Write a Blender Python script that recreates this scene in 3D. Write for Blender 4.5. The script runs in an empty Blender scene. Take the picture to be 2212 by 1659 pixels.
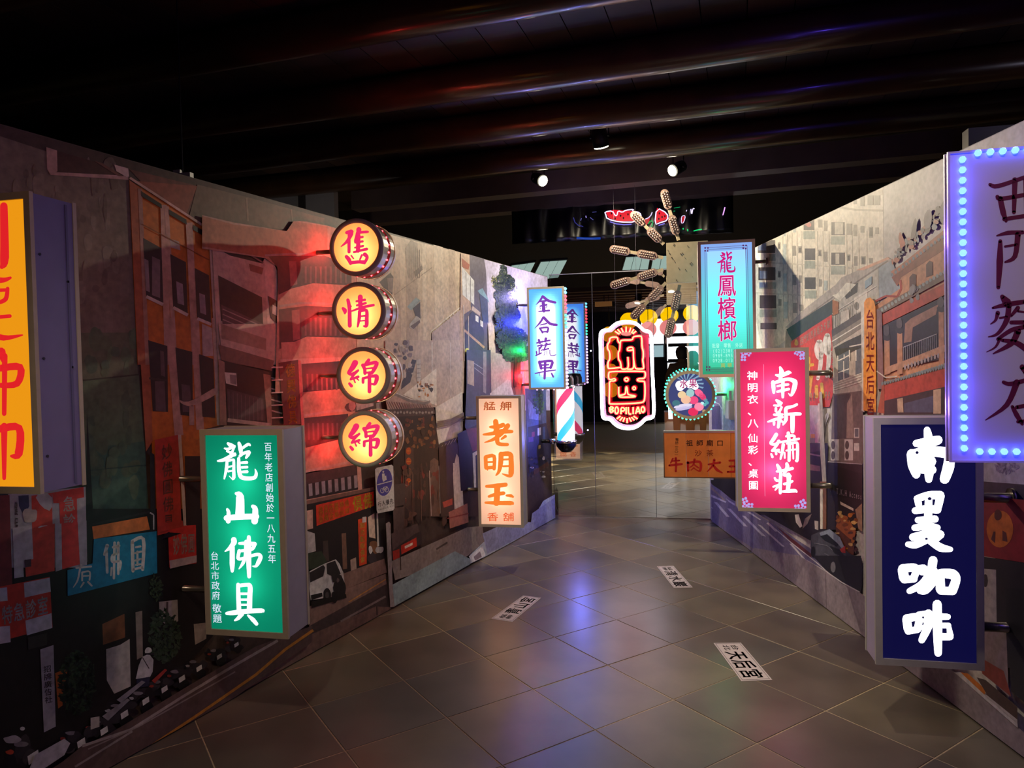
import bpy, bmesh, math, random
from mathutils import Vector, Matrix
random.seed(7)
SC = bpy.context.scene
COL = SC.collection

# ------------------------------------------------------------------ camera
FPX, CXP, CYP = 1570.0, 1106.0, 829.5
EYE = Vector((0, 0, 1.6))
_yaw, _pitch, _roll = math.atan(334 / FPX), math.atan(40 / FPX), 0.022
FWD = Vector((-math.sin(_yaw) * math.cos(_pitch), math.cos(_yaw) * math.cos(_pitch), -math.sin(_pitch)))
_r = Vector((math.cos(_yaw), math.sin(_yaw), 0)); _u = _r.cross(FWD)
CAX = math.cos(_roll) * _r - math.sin(_roll) * _u
CAY = math.sin(_roll) * _r + math.cos(_roll) * _u
cd = bpy.data.cameras.new('camera'); cam = bpy.data.objects.new('camera', cd); COL.objects.link(cam)
cd.sensor_fit = 'HORIZONTAL'; cd.sensor_width = 36; cd.lens = FPX / 2212 * 36
cd.clip_start = .05; cd.clip_end = 200
M3 = Matrix((CAX, CAY, -FWD)).transposed()
cam.matrix_world = Matrix.Translation(EYE) @ M3.to_4x4()
SC.camera = cam

# ------------------------------------------------------------------ world, exposure, large lights
w = bpy.data.worlds.new('world'); SC.world = w; w.use_nodes = True
w.node_tree.nodes['Background'].inputs[0].default_value = (.55, .5, .6, 1)
w.node_tree.nodes['Background'].inputs[1].default_value = .012
SC.view_settings.view_transform = 'Standard'; SC.view_settings.look = 'None'
SC.view_settings.exposure = 0; SC.view_settings.gamma = 1
SC.view_settings.use_curve_mapping = False

def spot(loc, aim, watt, col, ang, blend=.6, size=.04, name='spot_light'):
    l = bpy.data.lights.new(name, 'SPOT'); l.energy = watt; l.color = col
    l.spot_size = math.radians(ang); l.spot_blend = blend; l.shadow_soft_size = size
    o = bpy.data.objects.new(name, l); COL.objects.link(o)
    o.location = loc; o.rotation_euler = (Vector(aim) - Vector(loc)).to_track_quat('-Z', 'Y').to_euler()
    return o
WARM = (1, .80, .56)
# unseen track spots (floor and near murals), plus one unseen lamp behind each partition
spot((-.1, 2.1, 3.3), (.15, 5.2, 0), 230, (1, .83, .66), 62, .55)
spot((-.9, .7, 3.3), (-1.0, 3.2, 0), 85, (1, .82, .64), 56, .6)
spot((.6, .3, 3.3), (1.0, 3.6, 0), 46, (1, .78, .64), 50, .6)
spot((-.2, .6, 3.25), (-2.35, 2.6, .9), 26, (1, .58, .50), 80, .9, .18)
spot((.2, .9, 3.25), (1.6, 3.4, 1.0), 14, (1, .66, .70), 60, .9)
spot((-3.3, 5.9, 2.2), (-3.7, 7.2, 3.3), 9, (1, .9, .8), 90, .9)  # added lamp, hidden behind the left partition to light the plaster
spot((2.9, 3.6, 2.2), (3.2, 5.2, 2.7), 14, (.8, .75, 1), 110, .9)  # unseen lamp behind the right partition, aimed at the plaster
SC.cycles.sample_clamp_indirect = 4; SC.cycles.max_bounces = 5; SC.cycles.diffuse_bounces = 2; SC.cycles.glossy_bounces = 3; SC.cycles.transparent_max_bounces = 8; SC.cycles.adaptive_threshold = .07
SC.cycles.caustics_reflective = False; SC.cycles.caustics_refractive = False

# ------------------------------------------------------------------ helpers
def ray(px, py):
    return FWD + CAX * ((px - CXP) / FPX) - CAY * ((py - CYP) / FPX)
def on_z(px, py, z=0):
    d = ray(px, py); return EYE + d * ((z - EYE.z) / d.z)
def on_y(px, py, y):
    d = ray(px, py); return EYE + d * (y / d.y)
LA, LB = .2176, -2.8105      # left wall  x = LA*y + LB
RA, RB = -.2220, 2.0898      # right wall x = RA*y + RB
def on_left(px, py):
    d = ray(px, py); return EYE + d * (LB / (d.x - LA * d.y))
def on_right(px, py):
    d = ray(px, py); return EYE + d * (RB / (d.x - RA * d.y))
NL = Vector((1, -LA, 0)).normalized(); NR = Vector((-1, RA, 0)).normalized()
def lx(y): return LA * y + LB
def rx(y): return RA * y + RB

def lin(h):
    if isinstance(h, str):
        h = h.lstrip('#'); c = [int(h[i:i + 2], 16) / 255 for i in (0, 2, 4)]
        return tuple(x / 12.92 if x <= .04045 else ((x + .055) / 1.055) ** 2.4 for x in c)
    return tuple(h)[:3]
_mats = {}
def mat(name, col, rough=.5, metal=0, emit=0, ecol=None, noise=0, nscale=20, bump=0, trans=None, coat=0, spec=.5):
    if name in _mats: return _mats[name]
    m = bpy.data.materials.new(name); m.use_nodes = True; nt = m.node_tree
    b = nt.nodes['Principled BSDF']; c = lin(col)
    b.inputs['Base Color'].default_value = (*c, 1); b.inputs['Roughness'].default_value = rough
    b.inputs['Metallic'].default_value = metal; b.inputs['Specular IOR Level'].default_value = spec
    if coat: b.inputs['Coat Weight'].default_value = coat; b.inputs['Coat Roughness'].default_value = .1
    if emit:
        b.inputs['Emission Color'].default_value = (*(lin(ecol) if ecol else c), 1)
        b.inputs['Emission Strength'].default_value = emit
    if noise or bump:
        tc = nt.nodes.new('ShaderNodeTexCoord'); nz = nt.nodes.new('ShaderNodeTexNoise')
        nz.inputs['Scale'].default_value = nscale; nz.inputs['Detail'].default_value = 4
        nt.links.new(tc.outputs['Object'], nz.inputs['Vector'])
        if noise:
            mr = nt.nodes.new('ShaderNodeMapRange'); mr.inputs[1].default_value = .25; mr.inputs[2].default_value = .75
            mr.inputs[3].default_value = 1 - noise; mr.inputs[4].default_value = 1 + noise
            mx = nt.nodes.new('ShaderNodeVectorMath'); mx.operation = 'SCALE'
            mx.inputs[0].default_value = c
            nt.links.new(nz.outputs[0], mr.inputs[0]); nt.links.new(mr.outputs[0], mx.inputs['Scale'])
            nt.links.new(mx.outputs[0], b.inputs['Base Color'])
        if bump:
            bp = nt.nodes.new('ShaderNodeBump'); bp.inputs['Strength'].default_value = bump; bp.inputs['Distance'].default_value = .01
            nt.links.new(nz.outputs[0], bp.inputs['Height']); nt.links.new(bp.outputs[0], b.inputs['Normal'])
    _mats[name] = m; return m
def glow(col, s, name=None):
    """a light-giving surface"""
    return mat(name or 'glow_%s_%g' % (col, s), '#101010', .4, emit=s, ecol=col)
def backlit(col, s, tcol):
    """translucent sign face: an even glow plus the light of the lamp inside the box"""
    k = 'backlit_%s_%g' % (col, s)
    if k in _mats: return _mats[k]
    m = bpy.data.materials.new(k); m.use_nodes = True; nt = m.node_tree; nt.nodes.clear()
    o = nt.nodes.new('ShaderNodeOutputMaterial'); e = nt.nodes.new('ShaderNodeEmission'); t = nt.nodes.new('ShaderNodeBsdfTranslucent'); a = nt.nodes.new('ShaderNodeAddShader')
    e.inputs[0].default_value = (*lin(col), 1); e.inputs[1].default_value = s; t.inputs[0].default_value = (*lin(tcol), 1)
    nt.links.new(e.outputs[0], a.inputs[0]); nt.links.new(t.outputs[0], a.inputs[1]); nt.links.new(a.outputs[0], o.inputs[0])
    _mats[k] = m; return m
def sign_lamp(root, loc, watt, col=(1, .95, .9), size=.02):
    l = bpy.data.lights.new('sign_lamp', 'POINT'); l.energy = watt; l.color = col; l.shadow_soft_size = size
    o = bpy.data.objects.new('sign_lamp', l); COL.objects.link(o); o.parent = root; o.location = Vector(loc) - root.location
def glint(col, s):
    """small or thin light-giving print: glows, but is too small to be worth sampling as a lamp"""
    m = mat('glint_%s_%g' % (col, s), '#101010', .4, emit=s, ecol=col); m.cycles.emission_sampling = 'NONE'; return m
def attr_mat(name, emit=0, rough=.55, noise=.16, nscale=9, spec=.35):
    """colour taken from the colour attribute, with slight ink/print variation"""
    if name in _mats: return _mats[name]
    m = bpy.data.materials.new(name); m.use_nodes = True; nt = m.node_tree; b = nt.nodes['Principled BSDF']
    a = nt.nodes.new('ShaderNodeVertexColor'); a.layer_name = 'Col'
    tc = nt.nodes.new('ShaderNodeTexCoord')
    n1 = nt.nodes.new('ShaderNodeTexNoise'); n1.inputs['Scale'].default_value = nscale; n1.inputs['Detail'].default_value = 4; n1.inputs['Roughness'].default_value = .65
    mr = nt.nodes.new('ShaderNodeMapRange'); mr.inputs[1].default_value = .3; mr.inputs[2].default_value = .7
    mr.inputs[3].default_value = 1 - noise; mr.inputs[4].default_value = 1 + noise
    sc = nt.nodes.new('ShaderNodeVectorMath'); sc.operation = 'SCALE'
    n2 = nt.nodes.new('ShaderNodeTexNoise'); n2.inputs['Scale'].default_value = nscale * 6; n2.inputs['Detail'].default_value = 2
    ad = nt.nodes.new('ShaderNodeMath'); ad.operation = 'MULTIPLY_ADD'; ad.inputs[1].default_value = .45; ad.inputs[2].default_value = 0
    a2 = nt.nodes.new('ShaderNodeMath'); a2.operation = 'MULTIPLY_ADD'; a2.inputs[1].default_value = .55
    nt.links.new(tc.outputs['Object'], n1.inputs['Vector']); nt.links.new(tc.outputs['Object'], n2.inputs['Vector'])
    nt.links.new(n2.outputs[0], ad.inputs[0]); nt.links.new(n1.outputs[0], a2.inputs[0]); nt.links.new(ad.outputs[0], a2.inputs[2]); nt.links.new(a2.outputs[0], mr.inputs[0])
    nt.links.new(a.outputs[0], sc.inputs[0]); nt.links.new(mr.outputs[0], sc.inputs['Scale'])
    if emit:
        b.inputs['Base Color'].default_value = (.02, .02, .02, 1)
        nt.links.new(sc.outputs[0], b.inputs['Emission Color']); b.inputs['Emission Strength'].default_value = emit
    else:
        nt.links.new(sc.outputs[0], b.inputs['Base Color'])
    b.inputs['Roughness'].default_value = rough; b.inputs['Specular IOR Level'].default_value = spec
    _mats[name] = m; return m

def tag(o, label=None, cat=None, group=None, kind=None):
    if label: o['label'] = label
    if cat: o['category'] = cat
    if group: o['group'] = group
    if kind: o['kind'] = kind
    return o
def empty(name, loc, label, cat, group=None):
    o = bpy.data.objects.new(name, None); COL.objects.link(o); o.location = loc; o.empty_display_size = .05
    return tag(o, label, cat, group)
def obj(name, verts, faces, m, parent=None, smooth=False, label=None, cols=None):
    """verts in world space; stored relative to the parent's origin"""
    off = Vector((0, 0, 0)); p = parent
    while p is not None: off += p.location; p = p.parent
    me = bpy.data.meshes.new(name)
    me.from_pydata([tuple(Vector(v) - off) for v in verts], [], faces)
    if smooth: me.polygons.foreach_set('use_smooth', [True] * len(me.polygons))
    if cols is not None:
        ca = me.color_attributes.new('Col', 'FLOAT_COLOR', 'CORNER'); k = 0
        for fi, f in enumerate(faces):
            for vi in f:
                c = cols[fi]; ca.data[k].color = (*c, 1); k += 1
    if m: me.materials.append(m)
    me.update()
    o = bpy.data.objects.new(name, me); COL.objects.link(o)
    if parent is not None: o.parent = parent
    if label: o['label'] = label
    return o
def place(name, me, loc, parent=None, rot=None, scale=None):
    """another object sharing mesh data, at a world location"""
    o = bpy.data.objects.new(name, me); COL.objects.link(o)
    off = Vector((0, 0, 0)); p = parent
    while p is not None: off += p.location; p = p.parent
    if parent is not None: o.parent = parent
    o.location = Vector(loc) - off
    if rot is not None: o.rotation_euler = rot
    if scale is not None: o.scale = scale
    return o
class MB:
    def __init__(s): s.v = []; s.f = []
    def add(s, v, f):
        n = len(s.v); s.v += [Vector(x) for x in v]; s.f += [tuple(i + n for i in q) for q in f]; return s
    def box(s, a, b):
        x0, y0, z0 = a; x1, y1, z1 = b
        v = [(x, y, z) for z in (z0, z1) for y in (y0, y1) for x in (x0, x1)]
        return s.add(v, [(0, 2, 3, 1), (4, 5, 7, 6), (0, 1, 5, 4), (2, 6, 7, 3), (0, 4, 6, 2), (1, 3, 7, 5)])
    def obox(s, c, ax, ay, az):
        """oriented box: centre + three half-extent vectors"""
        c = Vector(c); v = [c + ax * i + ay * j + az * k for k in (-1, 1) for j in (-1, 1) for i in (-1, 1)]
        return s.add(v, [(0, 2, 3, 1), (4, 5, 7, 6), (0, 1, 5, 4), (2, 6, 7, 3), (0, 4, 6, 2), (1, 3, 7, 5)])
    def tube(s, pts, r, n=8, closed=False, caps=True):
        pts = [Vector(p) for p in pts]; m = len(pts); rings = []
        up = None
        for i, p in enumerate(pts):
            if closed: t = pts[(i + 1) % m] - pts[i - 1]
            else: t = pts[min(i + 1, m - 1)] - pts[max(i - 1, 0)]
            if t.length < 1e-9: t = Vector((0, 0, 1))
            t.normalize()
            if up is None:
                up = Vector((0, 1, 0)) if abs(t.y) < .9 else Vector((1, 0, 0))
            a = t.cross(up)
            if a.length < 1e-6: a = t.cross(Vector((.3, .7, .6)))
            a.normalize(); b = t.cross(a).normalized(); up = -b if b.dot(up) < 0 else b
            b = up
            rr = r[i] if isinstance(r, (list, tuple)) else r
            rings.append([p + (a * math.cos(q) + b * math.sin(q)) * rr for q in [2 * math.pi * k / n for k in range(n)]])
        base = len(s.v)
        for rg in rings: s.v += rg
        for i in range(m if closed else m - 1):
            i2 = (i + 1) % m
            for k in range(n):
                s.f.append((base + i * n + k, base + i * n + (k + 1) % n, base + i2 * n + (k + 1) % n, base + i2 * n + k))
        if caps and not closed:
            s.f.append(tuple(base + k for k in range(n))); s.f.append(tuple(base + (m - 1) * n + k for k in reversed(range(n))))
        return s
    def lathe(s, c, prof, n=24, axis='z'):
        """profile [(r, h)] turned about an axis through c"""
        c = Vector(c); base = len(s.v)
        for r, h in prof:
            for k in range(n):
                q = 2 * math.pi * k / n
                if axis == 'z': s.v.append(c + Vector((r * math.cos(q), r * math.sin(q), h)))
                else: s.v.append(c + Vector((r * math.cos(q), h, r * math.sin(q))))
        for i in range(len(prof) - 1):
            for k in range(n):
                s.f.append((base + i * n + k, base + i * n + (k + 1) % n, base + (i + 1) * n + (k + 1) % n, base + (i + 1) * n + k))
        return s
    def build(s, name, m, parent=None, smooth=False, label=None):
        return obj(name, s.v, s.f, m, parent, smooth, label)
def struct(o, label=None):
    o['kind'] = 'structure'
    if label: o['label'] = label
    return o

# ------------------------------------------------------------------ lettering
_glyph = {}
def load_glyphs(chars, bold=0.0):
    todo = [c for c in dict.fromkeys(chars) if (c, bold) not in _glyph and c.strip()]
    obs = []
    for c in todo:
        cu = bpy.data.curves.new('t', 'FONT'); cu.body = c; cu.size = 1; cu.offset = bold; cu.resolution_u = 2
        o = bpy.data.objects.new('t', cu); COL.objects.link(o); obs.append(o)
    dg = bpy.context.evaluated_depsgraph_get()
    for c, o in zip(todo, obs):
        me = o.evaluated_get(dg).to_mesh()
        wide = ord(c) > 0x2000
        if wide: vs = [(v.co.x, v.co.y + .12) for v in me.vertices]
        else:
            xs = [v.co.x for v in me.vertices]; x0, x1 = min(xs), max(xs); wd = max(x1 - x0, .2)
            vs = [((v.co.x - (x0 + x1) / 2) / max(wd, .55) * .86 + .5, v.co.y / .72 * .86 + .07) for v in me.vertices]
        _glyph[(c, bold)] = (vs, [tuple(p.vertices) for p in me.polygons])
        o.evaluated_get(dg).to_mesh_clear()
    for o in obs:
        cu = o.data; bpy.data.objects.remove(o); bpy.data.curves.remove(cu)
def chaikin(pts, n=2, closed=True):
    for _ in range(n):
        q = []; m = len(pts)
        for i in range(m if closed else m - 1):
            a, b = pts[i], pts[(i + 1) % m]
            q.append((a[0] * .75 + b[0] * .25, a[1] * .75 + b[1] * .25)); q.append((a[0] * .25 + b[0] * .75, a[1] * .25 + b[1] * .75))
        pts = q
    return pts
def stroke_poly(st):
    """'x y w, x y w, ...' -> list of quads/fans (each a list of 2D points)"""
    P = []; wl_ = 20
    for t in st.split(','):
        a = [float(q) for q in t.split()]
        if len(a) == 3: wl_ = a[2]
        P.append((a[0], a[1], wl_))
    if len(P) == 1: P.append((P[0][0] + 1, P[0][1] + 1, P[0][2]))
    S = []
    for i in range(len(P) - 1):
        p0 = P[max(i - 1, 0)]; p1 = P[i]; p2 = P[i + 1]; p3 = P[min(i + 2, len(P) - 1)]
        N = 4
        for k in range(N + (i == len(P) - 2)):
            t = k / N; t2 = t * t; t3 = t2 * t
            q = [((2 * p1[j] + (p2[j] - p0[j]) * t + (2 * p0[j] - 5 * p1[j] + 4 * p2[j] - p3[j]) * t2
                   + (3 * p1[j] - p0[j] - 3 * p2[j] + p3[j]) * t3) * .5) for j in (0, 1)]
            S.append((q[0], q[1], p1[2] + (p2[2] - p1[2]) * t))
    L, R = [], []
    for i, (x, y, ww) in enumerate(S):
        a = S[max(i - 1, 0)]; b = S[min(i + 1, len(S) - 1)]
        dx, dy = b[0] - a[0], b[1] - a[1]; d = math.hypot(dx, dy) or 1
        nx, ny = -dy / d * ww / 2, dx / d * ww / 2
        L.append((x + nx, y + ny)); R.append((x - nx, y - ny))
    out = [[L[i], L[i + 1], R[i + 1], R[i]] for i in range(len(S) - 1)]
    for (x, y, ww) in (S[0], S[-1]):
        out.append([(x + ww / 2 * math.cos(q * math.pi / 5), y + ww / 2 * math.sin(q * math.pi / 5)) for q in range(10)])
    return out
def strokes(view, text):
    ox, oy, s = view; out = []
    for st in text.split(';'):
        if st.strip():
            for q in stroke_poly(st): out.append([(ox + x / s, oy + y / s) for x, y in q])
    return out
def outline(view, text, n=2):
    ox, oy, s = view
    pts = [tuple(float(q) for q in t.split(',')) for t in text.split()]
    return [[(ox + x / s, oy + y / s) for x, y in chaikin(pts, n)]]
def print_polys(name, polys, to3d, off, m, parent, label=None):
    v = []; f = []
    for q in polys:
        n = len(v); v += [to3d(x, y) + off for x, y in q]; f.append(tuple(range(n, n + len(q))))
    return obj(name, v, f, m, parent, label=label)
def glyph_polys(ch, quad, bold=0.0):
    """quad TL,TR,BR,BL (2D); returns polygons of the character fitted in it"""
    load_glyphs(ch); vs, fs = _glyph[(ch, 0.0)]
    tl, tr, br, bl = quad
    def mp(u, v):
        v = 1 - v
        return tuple((tl[k] * (1 - u) + tr[k] * u) * (1 - v) + (bl[k] * (1 - u) + br[k] * u) * v for k in (0, 1))
    b = bold * .48      # heavier weight: the outline laid down a few times with tiny shifts
    sh = ((-b, -b), (b, -b), (b, b), (-b, b), (0, 0)) if b else ((0, 0),)
    return [[mp(vs[i][0] + du, vs[i][1] + dv) for i in f] for du, dv in sh for f in fs]
def lerp2(a, b, t): return (a[0] + (b[0] - a[0]) * t, a[1] + (b[1] - a[1]) * t)
def text_polys(s, quad, vertical=False, bold=0.0, pad=.04):
    tl, tr, br, bl = quad; out = []; n = len(s)
    for i, ch in enumerate(s):
        if not ch.strip(): continue
        a, b = (i + pad) / n, (i + 1 - pad) / n
        if vertical: q = (lerp2(tl, bl, a), lerp2(tr, br, a), lerp2(tr, br, b), lerp2(tl, bl, b))
        else: q = (lerp2(tl, tr, a), lerp2(tl, tr, b), lerp2(bl, br, b), lerp2(bl, br, a))
        out += glyph_polys(ch, q, bold)
    return out
# ------------------------------------------------------------------ room shell
WALL_H, GLASS_Y = 2.51, 7.56
m_dark = mat('dark_plaster', '#15141a', .8, noise=.2, nscale=3)
m_bed = mat('joint_mortar', '#a08e70', .7, noise=.3, nscale=60)
def stone(name, base, rough):
    m = mat(name, base, rough, noise=.30, nscale=3.2, bump=.12, spec=.5); return m
m_tiles = [stone('slate_olive', '#5b5345', .32), stone('slate_brown', '#554b42', .30),
           stone('slate_grey', '#4f4b46', .30), stone('slate_tan', '#635848', .34)]
fl = MB().box((-9, -4, -.12), (7, 22, -.0018)).build('floor', m_bed)
struct(fl, 'dark stone floor of large square tiles laid diagonally')
# diagonal tile lattice, measured on the floor
TX, TY, DX, DY = -.33, 4.525, .3375, .347
tm = []
for k in range(4):
    hx, hy, g, b = DX, DY, .0024, .003
    v = [(hx - g * 1.4, 0, 0), (0, hy - g * 1.4, 0), (-hx + g * 1.4, 0, 0), (0, -hy + g * 1.4, 0)]
    top = [(x * (1 - b / hx), y * (1 - b / hy), 0) for x, y, z in v]
    mid = [(x, y, -.0015) for x, y, z in v]; low = [(x, y, -.02) for x, y, z in v]
    me = bpy.data.meshes.new('tile')
    me.from_pydata(top + mid + low, [], [(0, 1, 2, 3)] + [(i, 4 + i, 4 + (i + 1) % 4, (i + 1) % 4) for i in range(4)] + [(4 + i, 8 + i, 8 + (i + 1) % 4, 4 + (i + 1) % 4) for i in range(4)])
    me.materials.append(m_tiles[k]); me.update(); tm.append(me)
for j in range(-26, 15):
    for i in range(-9, 9):
        if (i + j) % 2: continue
        x, y = TX + DX * i, TY - DY * (j + 1)
        if y < 1.2 or y > 13: continue
        if x < -3.0 or x > 2.3 or (y > 8 and (x < -2 or x > 1.6)): continue
        place('tile', tm[random.randrange(4)], (x, y, random.uniform(-.0008, .0008)), fl)

def slab(name, p0, p1, n, h, th, m, z0=0):
    """upright wall slab between two floor points, thickness away from n"""
    p0, p1 = Vector((*p0, z0)), Vector((*p1, z0)); up = Vector((0, 0, h)); b = n * -th
    v = [p0, p1, p1 + up, p0 + up, p0 + b, p1 + b, p1 + b + up, p0 + b + up]
    return obj(name, v, [(0, 1, 2, 3), (5, 4, 7, 6), (3, 2, 6, 7), (0, 3, 7, 4), (1, 5, 6, 2), (0, 4, 5, 1)], m)
m_panel = mat('partition_board', '#4a3d38', .6, noise=.15, nscale=6)
YL0, YL1, YR0, YR1 = -1.5, 7.46, -1.5, 7.56
wall_l = struct(slab('wall_left', (lx(YL0), YL0), (lx(YL1), YL1), NL, WALL_H, .06, m_panel), 'long free-standing partition printed with an old street of shop houses')
wall_r = struct(slab('wall_right', (rx(YR0), YR0), (rx(YR1), YR1), NR, WALL_H, .06, mat('partition_board_grey', '#b3a9a4', .6, noise=.08, nscale=6)), 'free-standing partition printed with an apartment tower, temple and street')

# building shell around the partitions
struct(MB().box((-9.1, -4, 0), (-9, 22, 5)).build('wall_outer_left', m_dark))
struct(MB().box((7, -4, 0), (7.1, 22, 5)).build('wall_outer_right', m_dark))
struct(MB().box((-9, -4.1, 0), (7, -4, 5)).build('wall_behind', m_dark))
m_plaster = mat('grey_plaster', '#8f8b88', .8, noise=.08, nscale=4)
a = on_y(545, 440, 7.2); b = on_y(722, 450, 7.2)
pw = struct(MB().box((a.x - 1.2, 7.2, 0), (b.x, 7.3, 3.63)).build('wall_plaster', m_plaster), 'grey plaster wall seen above the left partition')
c = on_y(654, 450, 7.19)
MB().box((c.x - .03, 7.15, 0), (c.x + .03, 7.2, 3.63)).build('post', mat('dark_post', '#2a2220', .7), pw)
a = on_y(2092, 290, 5.2)
struct(MB().box((a.x, 5.2, 0), (a.x + 2.5, 5.3, on_y(2150, 272, 5.2).z)).build('wall_plaster_right', m_plaster), 'grey plaster wall glimpsed above the right partition')

# ceiling planks on round log beams
BD = Vector((-.9956, .0940, 0)); BN = Vector((.0940, .9956, 0)); BZ, BR = 3.40, .115
ceil = struct(MB().box((-9, -4, 4.2), (7, 22, 4.25)).build('ceiling', mat('ceiling_black', '#0d0a09', .9)))
m_pl = [mat('plank_%d' % k, c, .6, noise=.3, nscale=5, bump=.1) for k, c in enumerate(('#3a2a22', '#33251f', '#402d22'))]
c0 = Vector((0, 3.4, BZ + 2 * BR + .015))
for k in range(-22, 20):
    cc = c0 + BD * (-.26 * k)
    MB().obox(cc, BD * .127, BN * 5.6, Vector((0, 0, .012))).build('ceiling_plank', m_pl[k % 3], ceil)
m_log = [mat('log_%d' % k, c, .30, noise=.3, nscale=4, bump=.10, coat=.4) for k, c in enumerate(('#4a2f1c', '#3f2818', '#523421'))]
yb = [2.74, 3.70, 4.69, 5.62, 6.60]
for k, y in enumerate(yb):
    c = Vector((-.6, 0, BZ + BR)) + Vector((0, y, 0)) - Vector((0, .0, 0))
    # the beam line passes the picture middle at that depth
    mid = c + Vector((0, .03, 0)); pts = []
    for s in range(-10, 11):
        pts.append(mid + BD * (s * .75) + Vector((0, random.uniform(-.006, .006), random.uniform(-.006, .006))))
    o = MB().tube(pts, BR, 20).build('log_beam', m_log[k % 3], None, True)
    tag(o, ['round timber beam just above the top picture edge', 'topmost visible round timber beam with a golden sheen and red edge', 'round timber beam with a blue lit right end',
            'round timber beam just in front of the black spotlight', 'round timber beam behind the black spotlight'][k], 'beam', 'round ceiling beams')
# squared tie beams further in
for y, h, z, lab in ((7.45, .10, BZ - .02, 'flat painted tie beam washed violet behind the two lit spotlights'), (8.25, .10, BZ - .02, 'dark squared beam above the hanging film')):
    base = Vector((-.6, y, z + h)); Ls = -.6 - on_y(745, 440, y).x; Rs = 5.5
    o = MB().obox(base + BD * ((Ls - Rs) / 2), BD * ((Ls + Rs) / 2), BN * .10, Vector((0, 0, h))).build('tie_beam', mat('tie_wood', '#5a4a44', .5, noise=.2, nscale=5), None)
    tag(o, lab, 'beam', 'squared tie beams')

# ------------------------------------------------------------------ glass partition
def glass_mat():
    m = bpy.data.materials.new('half_mirror_glass'); m.use_nodes = True; nt = m.node_tree; nt.nodes.clear()
    o = nt.nodes.new('ShaderNodeOutputMaterial'); t = nt.nodes.new('ShaderNodeBsdfTransparent'); g = nt.nodes.new('ShaderNodeBsdfGlossy')
    g.inputs['Roughness'].default_value = .0; g.inputs['Color'].default_value = (.95, .95, 1, 1); t.inputs[0].default_value = (.86, .88, .9, 1)
    x = nt.nodes.new('ShaderNodeMixShader'); x.inputs[0].default_value = .42
    nt.links.new(t.outputs[0], x.inputs[1]); nt.links.new(g.outputs[0], x.inputs[2]); nt.links.new(x.outputs[0], o.inputs[0])
    return m
GZ = 2.535
gl = empty('glass_partition', (-.4, GLASS_Y, 0), 'clear reflecting glass partition closing the corridor between the two printed walls', 'glass wall')
gm = glass_mat()
xs = [lx(YL1) + .0, on_y(1282, 800, GLASS_Y).x, on_y(1413, 800, GLASS_Y).x, rx(YR1) + .02]
for i in range(3):
    g = .0022
    obj('pane', [(xs[i] + g, GLASS_Y, .012), (xs[i + 1] - g, GLASS_Y, .012), (xs[i + 1] - g, GLASS_Y, GZ), (xs[i] + g, GLASS_Y, GZ)], [(0, 1, 2, 3)], gm, gl)
m_steel = mat('brushed_steel', '#b9b6b2', .3, 1)
MB().box((xs[0], GLASS_Y - .008, 0), (xs[3], GLASS_Y + .008, .012)).build('floor_channel', m_steel, gl)
MB().box((xs[0], GLASS_Y - .006, GZ), (xs[3] + .3, GLASS_Y + .006, GZ + .008)).build('top_rail', mat('rail_grey', '#77757e', .4, .6), gl)
for i in (1, 2):
    MB().box((xs[i] - .0022, GLASS_Y - .004, .012), (xs[i] + .0022, GLASS_Y + .004, GZ)).build('joint_seal', mat('seal', '#3a3a42', .5), gl)

# ------------------------------------------------------------------ hall behind the glass
m_hall = mat('hall_wood', '#5a3c2c', .7, noise=.25, nscale=3)
struct(MB().box((-9, 20, 0), (7, 20.1, 5)).build('wall_back', m_dark), 'dark far wall of the hall behind the glass')
# bright shop front and doorway at the far end
sf = empty('shop_front', on_z(1500, 905, 0) * 1.0, 'over-bright shop front and open doorway at the far end of the hall', 'shop front')
sf.location = (on_y(1500, 900, 19.7).x, 19.7, 0)
m_day = glow('#f4f7fb', 4.2, 'daylight_window')
def rect_y(name, x0, y0, x1, y1, Y, m, parent, th=.05):
    a = on_y(x0, y0, Y); b = on_y(x1, y1, Y)
    return MB().box((a.x, Y, b.z), (b.x, Y + th, a.z)).build(name, m, parent)
rect_y('window_pane', 1440, 700, 1600, 776, 19.7, m_day, sf)
rect_y('doorway_light', 1442, 784, 1468, 905, 19.7, m_day, sf); rect_y('window_pane', 1468, 784, 1600, 862, 19.7, m_day, sf); rect_y('dark_cover', 1468, 862, 1600, 912, 19.4, mat('cover_dark', '#2a1f1c', .6), sf, .3)  # dark box added to block the glare of the lower doorway
rect_y('window_pane', 1385, 690, 1434, 742, 19.7, m_day, sf)
rect_y('window_pane', 1388, 747, 1433, 771, 19.7, glint('#bfe0e6', 1.2), sf)
rect_y('door_leaf', 1390, 772, 1440, 912, 19.6, mat('door_dark', '#16141c', .6), sf, .08)
rect_y('door_post', 1434, 690, 1443, 905, 19.55, mat('door_dark2', '#120f16', .6), sf, .1)
for yy in (742, 776, 720):
    rect_y('glazing_bar', 1443, yy, 1600, yy + 3, 19.6, mat('bar_grey', '#2e3438', .6), sf, .05)
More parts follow.
